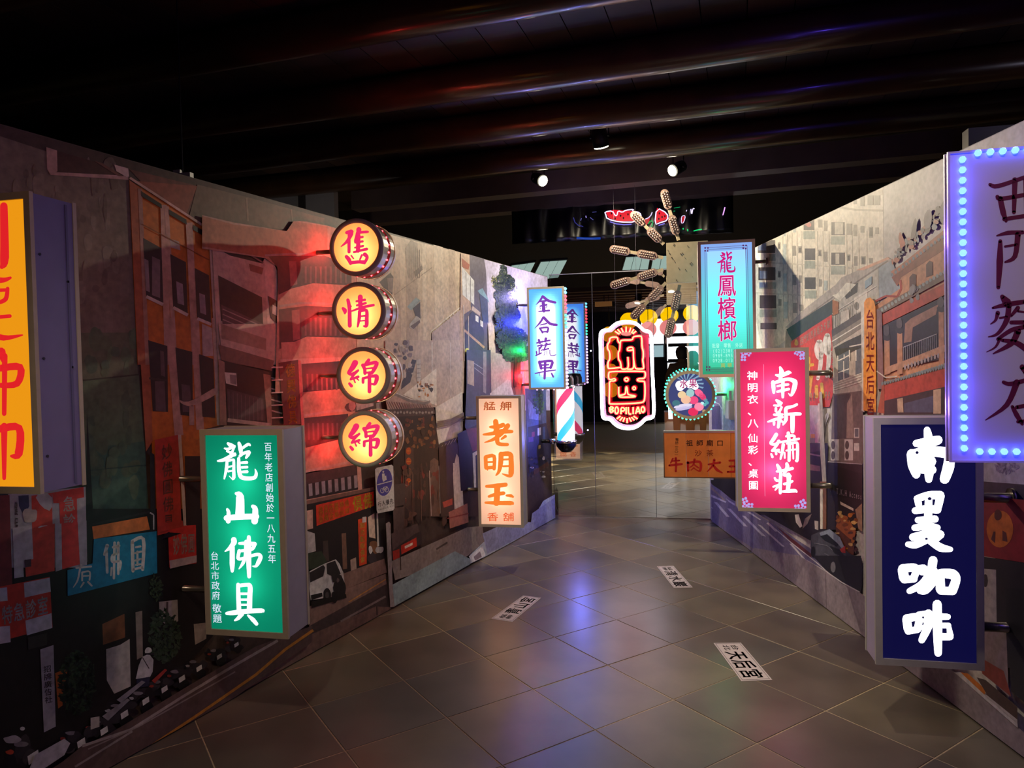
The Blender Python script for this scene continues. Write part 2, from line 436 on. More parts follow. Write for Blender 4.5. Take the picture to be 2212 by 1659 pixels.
# fluorescent batten and spots inside the hall
o = empty('light_batten', on_y(1310, 657, 12.5), 'short warm batten light on the hall ceiling behind the glass', 'ceiling light')
rect_y('tube', 1285, 652, 1322, 661, 12.5, glow('#8a5a2e', .8), o); rect_y('end_cap', 1322, 652, 1329, 661, 12.5, m_dark, o)
MB().tube([on_y(1305, 654, 12.52), Vector((on_y(1305, 654, 12.52).x, 12.52, 3.22))], .008, 6).build('stem', m_dark, o)
hr = MB()
for k in range(12):
    y = 11.6 + k * .7
    hr = MB().box((-9, y, 2.75 + .02 * k), (7, y + .16, 2.95 + .02 * k))
    o = hr.build('hall_joist', m_hall); struct(o)
struct(MB().box((-9, 11.4, 3.2), (7, 20, 3.25)).build('ceiling_hall', m_hall))
def sky_light(quads, lab):
    plane = lambda px, py: (lambda d: EYE + d * ((3.02 + .35 * 10.4 - EYE.z) / (d.z + .35 * d.y)))(ray(px, py))
    root = empty('skylight', plane(*quads[0][0]), lab, 'skylight', 'small-paned roof lights')
    for q in quads:
        nx, ny = 3, 3
        for i in range(nx):
            for j in range(ny):
                def pt(u, v): return lerp2(lerp2(q[0], q[1], u), lerp2(q[3], q[2], u), v)
                g = .035
                P = [plane(*pt((i + g) / nx, (j + g) / ny)), plane(*pt((i + 1 - g) / nx, (j + g) / ny)), plane(*pt((i + 1 - g) / nx, (j + 1 - g) / ny)), plane(*pt((i + g) / nx, (j + 1 - g) / ny))]
                up = Vector((0, .35, 1)).normalized() * .01
                obj('pane', P + [p + up for p in P], [(0, 1, 2, 3), (7, 6, 5, 4)] + [(k, 4 + k, 4 + (k + 1) % 4, (k + 1) % 4) for k in range(4)], glint('#93aca4', 1.0), root)
        P = [plane(*lerp2(c, ((q[0][0] + q[2][0]) / 2, (q[0][1] + q[2][1]) / 2), -.05)) + Vector((0, .004, .012)) for c in q]
        obj('frame', P + [p + Vector((0, 0, .03)) for p in P], [(0, 1, 2, 3), (7, 6, 5, 4)] + [(k, 4 + k, 4 + (k + 1) % 4, (k + 1) % 4) for k in range(4)], mat('sky_frame', '#14161a', .6), root)
sky_light([[(1105, 575), (1156, 568), (1140, 600), (1085, 607)], [(1168, 567), (1225, 563), (1206, 600), (1148, 606)]], 'small-paned roof light left, above the blue sign')
sky_light([[(1352, 557), (1405, 554), (1400, 582), (1344, 584)], [(1411, 556), (1466, 552), (1462, 580), (1406, 582)]], 'small-paned roof light right, behind the sunburst lamp')
_rz = lambda y: 6.66 + .035 - .35 * y
struct(obj('ceiling_slope', [(-9, 8.7, _rz(8.7)), (7, 8.7, _rz(8.7)), (7, 11.2, _rz(11.2)), (-9, 11.2, _rz(11.2)), (-9, 8.7, _rz(8.7) + .08), (7, 8.7, _rz(8.7) + .08), (7, 11.2, _rz(11.2) + .08), (-9, 11.2, _rz(11.2) + .08)],
           [(3, 2, 1, 0), (4, 5, 6, 7), (0, 1, 5, 4), (1, 2, 6, 5), (2, 3, 7, 6), (3, 0, 4, 7)], mat('slope_dark', '#0c0c12', .8)), 'dark sloping roof holding the small-paned roof lights')
# ------------------------------------------------------------------ printed street scenes on the two partitions
VW = dict(A=(0, 250, 3.16), B=(0, 700, 3.16), C=(0, 1130, 3.1357), D=(500, 420, 4.424), E=(560, 740, 4.424), F=(600, 1000, 3.687),
          H=(940, 480, 5.53), I=(980, 760, 5.53), K=(1600, 380, 3.606), L=(1600, 780, 3.6144), M=(1600, 1200, 3.6144), N=(1400, 860, 5.53), Z=(0, 0, 1))
m_print = attr_mat('mural_print', 0, .5, .38, 6)
class Mural:
    STEP = .00035
    def __init__(s, wall, to3d, n): s.wall, s.to3d, s.n = wall, to3d, n; s.layers = []; s.parts = {}; s.cur = None; s.view = VW['Z']; s.lab = {}
    def part(s, name, label=None):
        k = name
        i = 1
        while k in s.parts: i += 1; k = name + '#%d' % i
        s.parts[k] = ([], [], []); s.cur = k; s.lab[k] = label
    def v(s, k): s.view = VW[k]
    def raw(s, polys, col, same=True):
        """polygons in photo pixels that share one layer"""
        xs = [p[0] for q in polys for p in q]; ys = [p[1] for q in polys for p in q]
        bb = (min(xs), min(ys), max(xs), max(ys)); L = 0
        for (b, l) in s.layers:
            if b[0] < bb[2] and b[2] > bb[0] and b[1] < bb[3] and b[3] > bb[1]: L = max(L, l + 1)
        s.layers.append((bb, L)); off = s.n * (.0012 + s.STEP * L)
        V, F, C = s.parts[s.cur]
        for q in polys:
            P = s.clip([s.to3d(x, y) for x, y in q])
            if len(P) < 3: continue
            n = len(V); V += [p + off for p in P]; F.append(tuple(range(n, n + len(P)))); C.append(lin(col))
    def clip(s, P):
        """trim the print to the board"""
        for ax, lim, sg in ((2, WALL_H - .003, 1), (2, .006, -1), (1, 7.455, 1), (1, -1.49, -1)):
            if all(sg * (p[ax] - lim) <= 0 for p in P): continue
            Q = []
            for i, p in enumerate(P):
                o = P[i - 1]; a, b = sg * (o[ax] - lim), sg * (p[ax] - lim)
                if (a <= 0) != (b <= 0): Q.append(o.lerp(p, a / (a - b)))
                if b <= 0: Q.append(p)
            P = Q
            if len(P) < 3: return []
        return P
    def px(s, t):
        ox, oy, k = s.view
        return [(ox + float(a.split(',')[0]) / k, oy + float(a.split(',')[1]) / k) for a in t.split()]
    def p(s, col, t, rnd=0):
        q = s.px(t); s.raw([chaikin(q, rnd) if rnd else q], col)
    def r(s, col, *rects):
        """rects 'x0,y0 x1,y1' with optional shear dy (third number) across the width"""
        for t in rects:
            a = [float(x) for x in t.replace(',', ' ').split()]; d = a[4] if len(a) > 4 else 0; e = a[5] if len(a) > 5 else d
            s.p(col, '%f,%f %f,%f %f,%f %f,%f' % (a[0], a[1], a[2], a[1] + d, a[2], a[3] + e, a[0], a[3]))
    def line(s, col, wd, t):
        q = s.px(t); k = s.view[2]; out = []
        for i in range(len(q) - 1):
            (x0, y0), (x1, y1) = q[i], q[i + 1]; d = math.hypot(x1 - x0, y1 - y0) or 1
            nx, ny = -(y1 - y0) / d * wd / k / 2, (x1 - x0) / d * wd / k / 2
            out.append([(x0 + nx, y0 + ny), (x1 + nx, y1 + ny), (x1 - nx, y1 - ny), (x0 - nx, y0 - ny)])
        s.raw(out, col)
    def text(s, col, chars, quad, vertical=False, bold=.02):
        s.raw(text_polys(chars, s.px(quad), vertical, bold), col)
    def blob(s, col, cx, cy, rx_, ry, n=9, jit=.3):
        q = [(cx + rx_ * random.uniform(1 - jit, 1 + jit) * math.cos(2 * math.pi * k / n), cy + ry * random.uniform(1 - jit, 1 + jit) * math.sin(2 * math.pi * k / n)) for k in range(n)]
        ox, oy, k = s.view; s.raw([chaikin([(ox + x / k, oy + y / k) for x, y in q], 1)], col)
    def leaves(s, cols, area, n, size):
        """scatter of small leaf shapes inside an ellipse (cx, cy, rx, ry), one layer for each colour"""
        cx, cy, ra, rb = area; ox, oy, k = s.view
        for col in cols:
            out = []
            for _ in range(n):
                a, d = random.uniform(0, 6.283), math.sqrt(random.random())
                x, y = cx + ra * d * math.cos(a), cy + rb * d * math.sin(a); z = size * random.uniform(.6, 1.5); t = random.uniform(0, 3.14)
                ux, uy = math.cos(t) * z, math.sin(t) * z
                out.append([(ox + (x + ux) / k, oy + (y + uy) / k), (ox + (x - uy * .5) / k, oy + (y + ux * .5) / k), (ox + (x - ux) / k, oy + (y - uy) / k), (ox + (x + uy * .5) / k, oy + (y - ux * .5) / k)])
            s.raw(out, col)
    def done(s):
        for k, (V, F, C) in s.parts.items():
            if V: obj(k.split('#')[0], V, F, m_print, s.wall, label=s.lab[k], cols=C)

# ---------------- left partition
m = Mural(wall_l, on_left, NL)
m.part('printed_backdrop')
q = [Vector((lx(y), y, z)) + NL * .0008 for y, z in ((YL0 + .01, .01), (YL1 - .005, .01), (YL1 - .005, WALL_H - .004), (YL0 + .01, WALL_H - .004))]
V, F, C = m.parts['printed_backdrop']; V += q; F.append((0, 1, 2, 3)); C.append(lin('#4a3a34'))
# pale sky at the far end
m.part('printed_sky', 'pale lilac evening sky')
m.v('H'); m.p('#b7b2d2', '420,400 560,435 1345,633 1400,1659 560,1659 540,700')
m.v('I'); m.p('#b4afcc', '380,0 1200,0 1200,700 380,700')
# grey concrete flank
m.part('printed_concrete_flank', 'mottled concrete side wall, green at its foot')
m.v('A'); m.p('#75655c', '-260,75 0,140 880,428 905,1000 930,1490 -260,1490')
m.p('#5e5f4e', '-260,1485 930,1480 940,1800 -260,1800')
m.v('B'); m.p('#57644f', '-260,378 560,380 945,345 985,860 -260,900'); m.p('#455c50', '-260,880 580,850 985,800 1012,1275 605,1345 -260,1500')
m.v('A')
for _ in range(80): m.blob(random.choice(['#7b6b62', '#6d5d54', '#71615a', '#7f7168', '#67574f']), random.uniform(20, 860), random.uniform(330, 1400), random.uniform(10, 45), random.uniform(20, 100))
m.v('B')
for _ in range(40): m.blob(random.choice(['#525f4b', '#5b6852', '#4c5a4a', '#57604b']), random.uniform(600, 920), random.uniform(60, 1150), random.uniform(15, 50), random.uniform(30, 90))
m.line('#3d3a30', 10, '560,385 945,345'); m.line('#3b4f45', 6, '600,1000 990,960')
# rooftop window
m.part('printed_roof_window')
m.v('A'); m.p('#4a2f2a', '385,240 700,330 830,410 385,385'); m.p('#b18c88', '312,215 385,238 388,380 345,395 318,370')
m.p('#b18c88', '318,365 350,385 870,410 872,438 340,405'); m.p('#6d4a40', '640,310 690,322 840,415 800,412'); m.p('#cdb3ae', '775,335 870,360 875,415 860,420 790,380')
# distant brown roofs
m.part('printed_far_roofs')
m.v('A'); m.p('#6a4038', '880,365 1350,480 1280,690 1100,600'); m.p('#8a4c3c', '920,445 1345,480 1270,670'); m.p('#6b5a4a', '1345,470 1700,560 2212,700 2212,780 1960,780 1350,720 1290,680')
m.line('#8d7a66', 12, '1680,560 1690,720'); m.line('#8d7a66', 10, '1985,640 1995,740')
# orange tiled shop house
m.part('printed_orange_facade', 'orange tiled shop-house front with pale pilasters')
m.v('A'); m.p('#c06a28', '878,440 1440,790 1470,1700 935,1700')
m.v('B'); m.p('#c06a28', '935,-40 1470,-40 1500,690 1380,720 1380,1400 1040,1400 1030,800')
m.v('A'); m.p('#a65a3c', '878,440 955,500 1005,1700 935,1700'); m.v('B'); m.p('#a65a3c', '935,-40 1005,-40 1035,800 990,870')
m.v('A')
for (a0, a1, w) in (('1110,610', '1140,1700', 44), ('1130,620', '1190,1700', 30), ('1285,730', '1330,1700', 46)): m.line('#b98e80', w, a0 + ' ' + a1)
m.line('#a5786a', 28, '948,500 1000,1700'); m.line('#c3a093', 26, '1430,790 1478,1700'); m.line('#c3a093', 16, '880,425 1440,790')
m.v('B'); m.line('#b98e80', 60, '1150,-40 1215,760'); m.line('#b98e80', 52, '1325,-40 1360,720'); m.line('#c3a093', 30, '1455,-40 1490,690')
m.part('printed_facade_windows', 'dark windows between the pilasters')
m.v('A')
for t in ('955,515 1095,605 1098,635 958,550', '1145,640 1265,710 1268,745 1148,675', '1310,745 1415,805 1418,842 1312,780'): m.p('#241a18', t)
for t, w in (('970,835 1095,905 1108,1285 990,1230', 0), ('1155,945 1262,1000 1275,1360 1175,1305', 1), ('1322,1040 1420,1090 1435,1420 1340,1375', 2)):
    m.p('#3a2a2a', t)
m.p('#8f7c80', '975,975 1005,990 1015,1205 990,1195'); m.p('#7d6a6e', '1030,960 1085,985 1085,1245 1030,1225'); m.p('#93808a', '1195,1130 1240,1150 1250,1295 1205,1280'); m.p('#93808a', '1352,1210 1392,1225 1400,1360 1360,1345')
m.line('#c9b3ac', 22, '990,1235 1105,1290'); m.line('#c9b3ac', 22, '1175,1310 1275,1362'); m.line('#c9b3ac', 20, '1340,1385 1435,1425')
m.p('#a89590', '1150,840 1215,860 1225,920 1160,900'); m.p('#b09a96', '1370,1420 1440,1450 1448,1640 1375,1640')
m.line('#8a4a24', 6, '960,740 1420,985')
m.v('B')
for t in ('1003,110 1135,150 1140,600 1035,595', '1190,160 1305,190 1310,630 1225,620', '1352,205 1448,240 1462,640 1375,632'): m.p('#2b2023', t)
m.p('#5b4a50', '1050,390 1115,390 1125,600 1055,590'); m.p('#54454c', '1230,410 1290,420 1300,600 1240,600'); m.line('#3c2f30', 14, '1010,370 1130,385')
m.p('#5d4a4e', '1085,180 1110,190 1120,360 1090,350')
# bent duct
m.part('printed_duct'); m.v('B'); m.p('#b79489', '1210,515 1260,535 1330,510 1480,420 1490,465 1400,520 1290,565 1230,545', 1); m.line('#a58478', 34, '1300,560 1300,690')
# cream balcony house
m.part('printed_cream_house', 'cream house with two caged balconies')
m.v('A'); m.p('#c4a598', '1440,885 1560,955 1785,1010 1795,975 1860,1010 1885,1060 1905,1700 1480,1700'); m.line('#8a6a60', 10, '1440,795 1790,1005')
m.p('#d2b7aa', '1795,975 1860,1010 1885,1060 1905,1700 1830,1700')
m.p('#3a2a2a', '1480,1090 1780,1240 1790,1480 1500,1400'); m.p('#5b4648', '1500,1290 1785,1420 1815,1525 1510,1425')
for k in range(3): m.line('#a38c8c', 7, '1510,%d 1820,%d' % (1320 + k * 35, 1455 + k * 35))
m.p('#9a7468', '1505,1440 1810,1540 1808,1600 1510,1500'); m.line('#b08a7c', 12, '1505,1475 1810,1570'); m.p('#7d584e', '1510,1585 1650,1610 1860,1700 1510,1700')
m.p('#5d4038', '1820,1230 1890,1270 1880,1420 1840,1380'); m.p('#d9c6bc', '1850,1290 1888,1310 1885,1370 1848,1350')
m.p('#8d5a4c', '1690,1010 1790,1040 1780,1085 1700,1060')
m.v('B'); m.p('#c9aa9c', '1480,0 1500,170 1860,260 1905,240 1900,0'); m.p('#a38170', '1500,0 1805,100 1805,180 1500,100'); m.p('#7a5a50', '1480,140 1860,250 1845,320 1500,250')
m.p('#2a1f20', '1480,240 1830,330 1840,690 1500,690'); m.p('#9c7466', '1480,240 1520,260 1535,690 1490,690'); m.p('#a27a6a', '1785,340 1835,350 1845,690 1815,690')
m.p('#4a3b40', '1535,440 1785,510 1795,660 1545,650')
for k in range(9): m.line('#6e5c60', 4, '%d,%d %d,660' % (1550 + k * 28, 460 + k * 7, 1552 + k * 28))
m.p('#d8c8bf', '1520,330 1600,335 1606,425 1530,405'); m.p('#8a7c7c', '1555,345 1600,350 1602,415 1560,405'); m.line('#b99a90', 26, '1540,655 1835,690')
for k in range(5): m.line('#c8a8a0', 10, '1850,%d 1925,%d' % (290 + k * 75, 310 + k * 75))
# curved balcony tower
m.part('printed_balcony_tower', 'block with curved balconies in bands')
m.v('D'); m.p('#b98f7e', '-300,200 0,270 520,355 575,255 700,262 900,300 1100,360 1300,700 1300,1900 400,1900 430,700 300,610 -300,520')
m.p('#a8684e', '-300,210 0,290 510,352 575,258 900,310 900,560 300,600 -300,500')
m.p('#4a2e30', '330,590 870,585 1010,640 1130,780 1130,870 760,850 560,900 430,960 420,700')
m.p('#4a2e30', '435,1100 700,1065 1000,1080 1130,1180 1130,1370 700,1360 560,1420 440,1480')
for x0 in range(690, 1100, 48): m.line('#6e4a4e', 20, '%d,690 %d,850' % (x0, x0)); m.line('#6e4a4e', 20, '%d,1180 %d,1350' % (x0, x0))
m.line('#a89890', 22, '440,1070 640,1040 870,1045 1000,1060'); m.line('#a58a86', 20, '300,585 560,570 850,580')
m.p('#8a6560', '530,640 600,640 610,860 545,880'); m.p('#8a6560', '555,1110 630,1100 640,1380 570,1400')
m.v('E'); m.p('#b98f7e', '190,0 900,-30 900,1200 420,1230 400,600 200,300')
m.p('#3d2a30', '385,195 780,170 800,440 400,475'); m.p('#3d2a30', '410,720 830,680 850,900 425,1005'); m.p('#c9a79c', '180,160 780,140 790,175 380,205 180,180')
for x0 in range(440, 800, 46): m.line('#6a4e54', 18, '%d,300 %d,455' % (x0, x0 + 4)); m.line('#5a444c', 18, '%d,770 %d,930' % (x0 + 10, x0 + 14))
m.line('#b89a94', 24, '405,700 600,665 860,640'); m.line('#b89a94', 24, '410,1235 640,1185 900,1130')
m.p('#4a3438', '415,1255 930,1160 945,1420 425,1560'); m.p('#2a2126', '440,1350 920,1260 930,1400 440,1500')
for x0 in range(450, 920, 62): m.p('#97909a', '%d,%d %d,%d %d,%d %d,%d' % (x0, 1350 - (x0 - 450) * .18, x0 + 34, 1344 - (x0 - 450) * .18, x0 + 40, 1460 - (x0 - 450) * .18, x0 + 6, 1470 - (x0 - 450) * .18))
m.p('#b98a7c', '425,1500 940,1400 945,1430 430,1550'); m.line('#c9a090', 40, '930,1150 945,1420')
# dark red vertical signboard
m.part('printed_red_signboard', 'dark red upright signboard with gilt characters')
m.v('E'); m.p('#5a1a1c', '165,195 350,165 378,780 215,790'); m.p('#c46a6a', '350,165 375,175 425,1130 400,1140')
m.text('#c98a2a', '德興佛具', '225,200 320,185 345,780 260,790', True)
for k in range(5): m.line('#d8bcb4', 12, '95,%d 205,%d' % (240 + k * 120, 235 + k * 120))
# tan wall block
m.part('printed_tan_wall', 'tall plain tan wall with small window boxes')
m.v('D'); m.p('#cdb9a2', '1100,350 1520,392 2170,555 2212,570 2212,1900 1180,1900 1180,800')
for (x, w, c) in ((1560, 60, '#bfa994'), (1700, 110, '#b5a08e'), (1820, 40, '#d9c8b2'), (1960, 90, '#d6c4ae'), (2090, 60, '#bda893')): m.line(c, w, '%d,480 %d,1900' % (x, x + 20))
m.part('printed_window_boxes')
m.p('#9c8a7c', '1640,520 1700,440 1760,470 1770,600 1810,700 1700,830 1665,780'); m.p('#6a5a52', '1725,740 1800,680 1810,720 1740,790')
for k in range(6): m.line('#877468', 5, '%d,%d %d,800' % (1680 + k * 20, 480 + k * 10, 1680 + k * 20))
m.p('#5a4a48', '1395,840 1500,750 1530,790 1520,960 1440,900'); m.p('#8a7670', '1470,800 1525,800 1520,940 1480,920')
m.p('#8fa0a4', '1660,1075 1745,985 1790,1015 1700,1110'); m.p('#4a4246', '1715,1090 1785,1030 1790,1200 1740,1160'); m.p('#b9b2ac', '1680,1240 1750,1160 1790,1190 1785,1220 1720,1295 1680,1270'); m.p('#6a5a56', '1690,1260 1780,1200 1785,1225 1720,1290')
m.p('#4c4248', '1680,1640 1780,1580 1785,1659 1690,1659')
m.line('#a08c7c', 6, '1540,960 1900,700'); m.line('#e4dcd4', 10, '1885,1659 1890,1310 2200,1055'); m.line('#e4dcd4', 8, '1950,1345 2210,1120')
for k in range(9): m.line('#e4dcd4', 6, '%d,%d %d,%d' % (1900 + k * 33, 1300 - k * 27, 1950 + k * 30, 1345 - k * 27))
m.line('#cfc6c2', 8, '2068,1180 2068,1659'); m.p('#b7a39c', '1895,1320 2200,1075 2212,1659 1890,1659')
for _ in range(16): m.blob(random.choice(['#4a3c3e', '#6a5a58', '#8a7a74', '#3a3236']), random.uniform(1440, 1700), random.uniform(1480, 1640), random.uniform(12, 40), random.uniform(12, 40))
m.v('E'); m.p('#c0ad9f', '1180,-20 1950,-20 1930,480 1660,620 1180,500'); m.line('#e4dcd4', 9, '1630,0 1630,560'); m.line('#d6cac4', 7, '1805,0 1810,520')
m.p('#3f3845', '1340,380 1440,160 1480,170 1420,380 1330,450'); m.p('#c9c2bc', '1478,165 1520,160 1520,370 1482,375')
for k in range(4): m.line('#7a7276', 4, '1482,%d 1520,%d' % (210 + 42 * k, 205 + 42 * k))
# dragon relief
m.part('printed_dragon_relief')
for _ in range(34): m.blob(random.choice(['#8a7c80', '#5a4c54', '#c2b6b0', '#a5968e', '#463c48']), random.uniform(1270, 1440), random.uniform(0, 330), random.uniform(8, 30), random.uniform(8, 34))
# temple
m.part('printed_temple', 'old temple gate with tiled roof and hanging lanterns')
m.p('#e6dcd0', '1350,500 1670,245 1672,600 1500,560'); m.p('#d8cec4', '1660,620 1920,470 1925,1000 1680,1020')
for _ in range(26): m.blob(random.choice(['#b5763a', '#c98a4a', '#8a5a34', '#3f3834']), 1480 + random.uniform(0, 150), 540 - random.uniform(0, 60) - random.uniform(0, 120), random.uniform(4, 18), random.uniform(4, 20))
m.p('#b8968a', '1180,540 1260,500 1620,580 1640,620 1200,640'); m.line('#8a7c78', 24, '1240,480 1420,560 1560,585 1610,560'); m.line('#d8d0ca', 8, '1250,470 1430,545 1600,555')
for k in range(18): m.line('#7c5650', 7, '%d,%d %d,%d' % (1190 + k * 24, 560 + k * 2, 1230 + k * 23, 640))
m.p('#4a3430', '1180,640 1640,620 1650,680 1420,730 1180,690')
for k in range(15): m.blob('#9a8c84', 1200 + k * 30, 665 + (k % 2) * 6, 12, 14, 7, .15)
m.p('#2e1f1c', '1250,710 1640,690 1690,1010 1700,1659 1240,1659')
for _ in range(60): m.blob(random.choice(['#7a4a2c', '#5a3424', '#8a5c38', '#3d2820', '#6a2c24']), random.uniform(1310, 1640), random.uniform(730, 1000), random.uniform(6, 26), random.uniform(6, 30))
m.p('#4f3a34', '1360,1000 1440,1000 1450,1659 1350,1659'); m.p('#6b5048', '1600,1130 1640,1100 1680,1130 1700,1659 1600,1659')
for k in range(4): m.blob('#c2521f', 1392, 1035 + k * 98, 27, 36, 10, .05); m.line('#e0a03a', 5, '1372,%d 1412,%d' % (1035 + k * 98, 1035 + k * 98))
m.part('printed_wires')
for k in range(4): m.line('#7a685e', 14, '1670,%d 1800,%d 1925,%d' % (760 + k * 16, 735 + k * 16, 672 + k * 16))
m.p('#3b302e', '1650,1010 1700,960 1925,880 1925,960 1720,1050')
for k in range(7): m.line('#98887e', 7, '%d,%d %d,%d' % (1690 + k * 34, 1030 - k * 20, 1720 + k * 34, 980 - k * 20))
m.part('printed_temple_doors')
m.v('F')
for _ in range(70): m.blob(random.choice(['#4a302a', '#5e3c30', '#3a2624', '#6e4a3a', '#2c1e1e', '#7a3028']), random.uniform(890, 1330), random.uniform(20, 470), random.uniform(6, 26), random.uniform(14, 60))
for k in range(6): m.line('#6a4c40', 6, '%d,%d %d,%d' % (900 + k * 70, 60 + k * 4, 905 + k * 70, 520 - k * 20))
m.line('#8a6c5c', 8, '880,180 960,165 1000,180'); m.line('#a08878', 6, '890,300 990,280'); m.p('#4c3c3a', '880,170 980,160 985,330 885,350'); m.p('#5a4642', '885,360 970,345 975,540 890,580'); m.line('#c9b8ac', 5, '1180,60 1195,420'); m.line('#c9b8ac', 5, '1255,20 1268,400')
m.v('E')
# pagoda-like stone statue and pillar
m.part('printed_stone_statue', 'white stone statue on a plinth')
m.p('#3a2526', '1680,1000 2080,900 2080,1659 1700,1659'); m.p('#cfc6c0', '1830,1150 1850,1060 1880,1110 1895,1250 1900,1480 1920,1560 1830,1590 1815,1250')
m.v('F'); m.p('#cfc6c0', '1365,0 1420,0 1440,150 1450,345 1380,365 1370,150'); m.p('#a86a5c', '1330,390 1480,320 1490,470 1340,520'); m.p('#b84a40', '1280,310 1360,280 1360,330 1290,355')
m.line('#8a3c34', 10, '1320,440 1490,400')
# blue hazy lane with shop fronts at the far end
m.part('printed_lane_houses', 'narrow lane houses and shop fronts')
m.v('H'); m.p('#c2a793', '280,370 385,390 400,1000 420,1659 270,1659'); m.p('#5f5a6c', '385,390 560,440 585,600 600,1000 600,1659 330,1659 320,1100 400,1050')
m.p('#d9dde0', '290,530 440,700 440,990 300,870'); m.line('#8a8c92', 8, '340,600 345,900'); m.line('#8a8c92', 8, '395,660 398,950'); m.p('#a85a48', '290,430 385,510 370,570 300,540')
m.p('#8c7a78', '400,1010 510,1080 520,1300 420,1280'); m.p('#c9b9b4', '420,1000 515,1080 510,1120 410,1050'); m.p('#3c3f58', '415,1060 520,1140 560,1330 540,1659 330,1659 330,1200')
m.p('#7aa0b8', '480,820 540,790 600,900 620,960 560,930'); m.p('#3d4a6a', '500,850 600,930 610,1200 540,1200'); m.p('#d4c6c0', '605,1220 640,1190 680,1250 700,1659 620,1659')
m.p('#e0e4ea', '455,1110 490,1130 490,1200 455,1180'); m.p('#e0e4ea', '510,1170 545,1190 545,1260 515,1240'); m.line('#c2a08a', 26, '320,1290 560,1500'); m.line('#d6cac4', 10, '310,990 320,1659'); m.line('#d6cac4', 8, '370,1120 375,1659')
m.p('#e2e87a', '325,1510 375,1500 375,1590 330,1590', 1)
m.v('I'); m.p('#3b4166', '110,-20 400,-20 410,500 420,1000 260,1200 90,900 110,400'); m.p('#a89a98', '120,95 200,115 200,410 120,380'); m.p('#8a88a0', '310,0 350,0 345,500 310,480'); m.line('#9fa6c4', 7, '190,130 300,200'); m.line('#9fa6c4', 6, '200,190 330,290')
m.p('#c5b4b6', '400,0 660,60 690,560 410,560'); m.p('#d8cfd6', '390,500 600,330 660,350 680,540 400,540'); m.p('#6a3a3c', '640,100 760,80 760,560 690,560 650,420'); m.p('#d0654e', '720,290 760,250 785,290 780,390 730,380', 1); m.p('#d9705a', '790,400 845,400 850,560 800,560')
m.p('#d8b0a4', '830,60 900,70 900,440 850,430'); m.line('#8a7468', 18, '780,225 890,225'); m.p('#9a4a44', '690,400 790,380 800,520 700,520')
m.p('#4b5c8a', '850,440 1000,440 1100,450 1110,1300 900,1420 870,900'); m.p('#2f3d4c', '980,460 1060,460 1070,700 1000,690'); m.p('#7b8cb8', '880,560 960,640 1050,700 1040,820 900,800')
m.p('#32304a', '880,900 1100,850 1190,1200 1190,1310 900,1450')
for (x, y, w, h, c) in ((1000, 910, 40, 90, '#c9c4d2'), (1010, 1120, 26, 40, '#c9b86a'), (930, 960, 36, 60, '#8a3a5a'), (890, 1020, 60, 60, '#5a3a7a'), (1060, 900, 30, 200, '#3a4a7a')): m.p(c, '%d,%d %d,%d %d,%d %d,%d' % (x, y, x + w, y - 8, x + w, y + h - 8, x, y + h))
for _ in range(40): m.blob(random.choice(['#20202c', '#3d3a48', '#5c4a44', '#c2bcc0', '#2a2430']), random.uniform(890, 1140), random.uniform(1230, 1500) , random.uniform(6, 26), random.uniform(6, 24))
m.p('#5a3a30', '950,1420 1120,1310 1130,1360 960,1470'); m.p('#2a1a2c', '0,980 250,860 280,1190 190,1230 180,1659 40,1659'); m.p('#6a2434', '100,920 260,900 270,1160 180,1190'); m.p('#bcbac8', '180,1210 270,1160 275,1659 200,1659', 0); m.p('#28263a', '215,1240 280,1190 285,1659 225,1659')
# tall tree
m.part('printed_tree', 'tall dark leafy tree above the lane')
m.v('H')
for (cx, cy, a_, b_, n) in ((810, 620, 45, 120, 60), (820, 730, 130, 110, 160), (780, 880, 80, 80, 70), (850, 980, 130, 110, 150), (840, 1120, 150, 120, 190), (800, 1280, 110, 120, 140), (880, 1400, 190, 150, 260), (940, 1560, 180, 110, 190)):
    m.leaves(['#27342f', '#3a4a3c', '#4a5a44', '#2c3a44'], (cx, cy, a_, b_), n, 15)
m.leaves(['#8a8a5a'], (700, 700, 30, 80), 26, 10); m.leaves(['#7a8a5c'], (930, 820, 60, 90), 40, 10)
m.line('#3d3630', 14, '840,1500 835,1659')
m.v('I'); m.leaves(['#3a5a44', '#4a6a50', '#2c4438'], (700, 60, 150, 60), 90, 15); m.line('#3a2a28', 30, '700,60 690,420')
m.leaves(['#4a7a5a', '#3d5a6a'], (1010, 600, 70, 150), 60, 14)
# street level: banner, shops, white car
m.part('printed_street_shops', 'dark shop fronts under a red banner')
m.v('F'); m.p('#1e1718', '200,330 760,190 840,320 840,830 500,880 200,820'); m.p('#7a5a50', '205,300 750,190 755,215 210,330'); m.p('#c9a294', '205,380 260,370 262,520 215,530')
m.part('printed_red_banner', 'red banner with yellow characters')
m.p('#d8391e', '285,335 745,225 750,340 290,500'); m.text('#f0a53a', '佛具莊嚴神桌', '300,345 550,285 555,345 305,430', False, .01); m.text('#f0a53a', '香燭金紙批發', '302,425 555,350 558,395 306,485', False, .01)
m.text('#f7d23c', '俱佛', '570,270 740,225 745,355 580,390', False, .03)
m.part('printed_red_pillar_sign')
m.p('#e04a20', '620,450 690,430 690,800 630,820'); m.text('#f6d060', '開光點眼佛像', '635,470 675,465 675,790 640,800', True, .02); m.p('#d9cfca', '655,430 685,425 685,470 655,475')
m.p('#d8c0ac', '700,430 750,400 760,600 710,590'); m.p('#7a5a4a', '490,560 525,555 535,840 500,845'); m.p('#4a3c38', '340,620 380,615 390,780 345,780'); m.p('#c9c2c0', '215,540 275,560 285,700 215,720'); m.p('#b59a8c', '560,770 605,750 610,850 565,860')
m.p('#33402f', '215,720 330,700 380,800 230,850'); m.part('printed_scooter_rider')
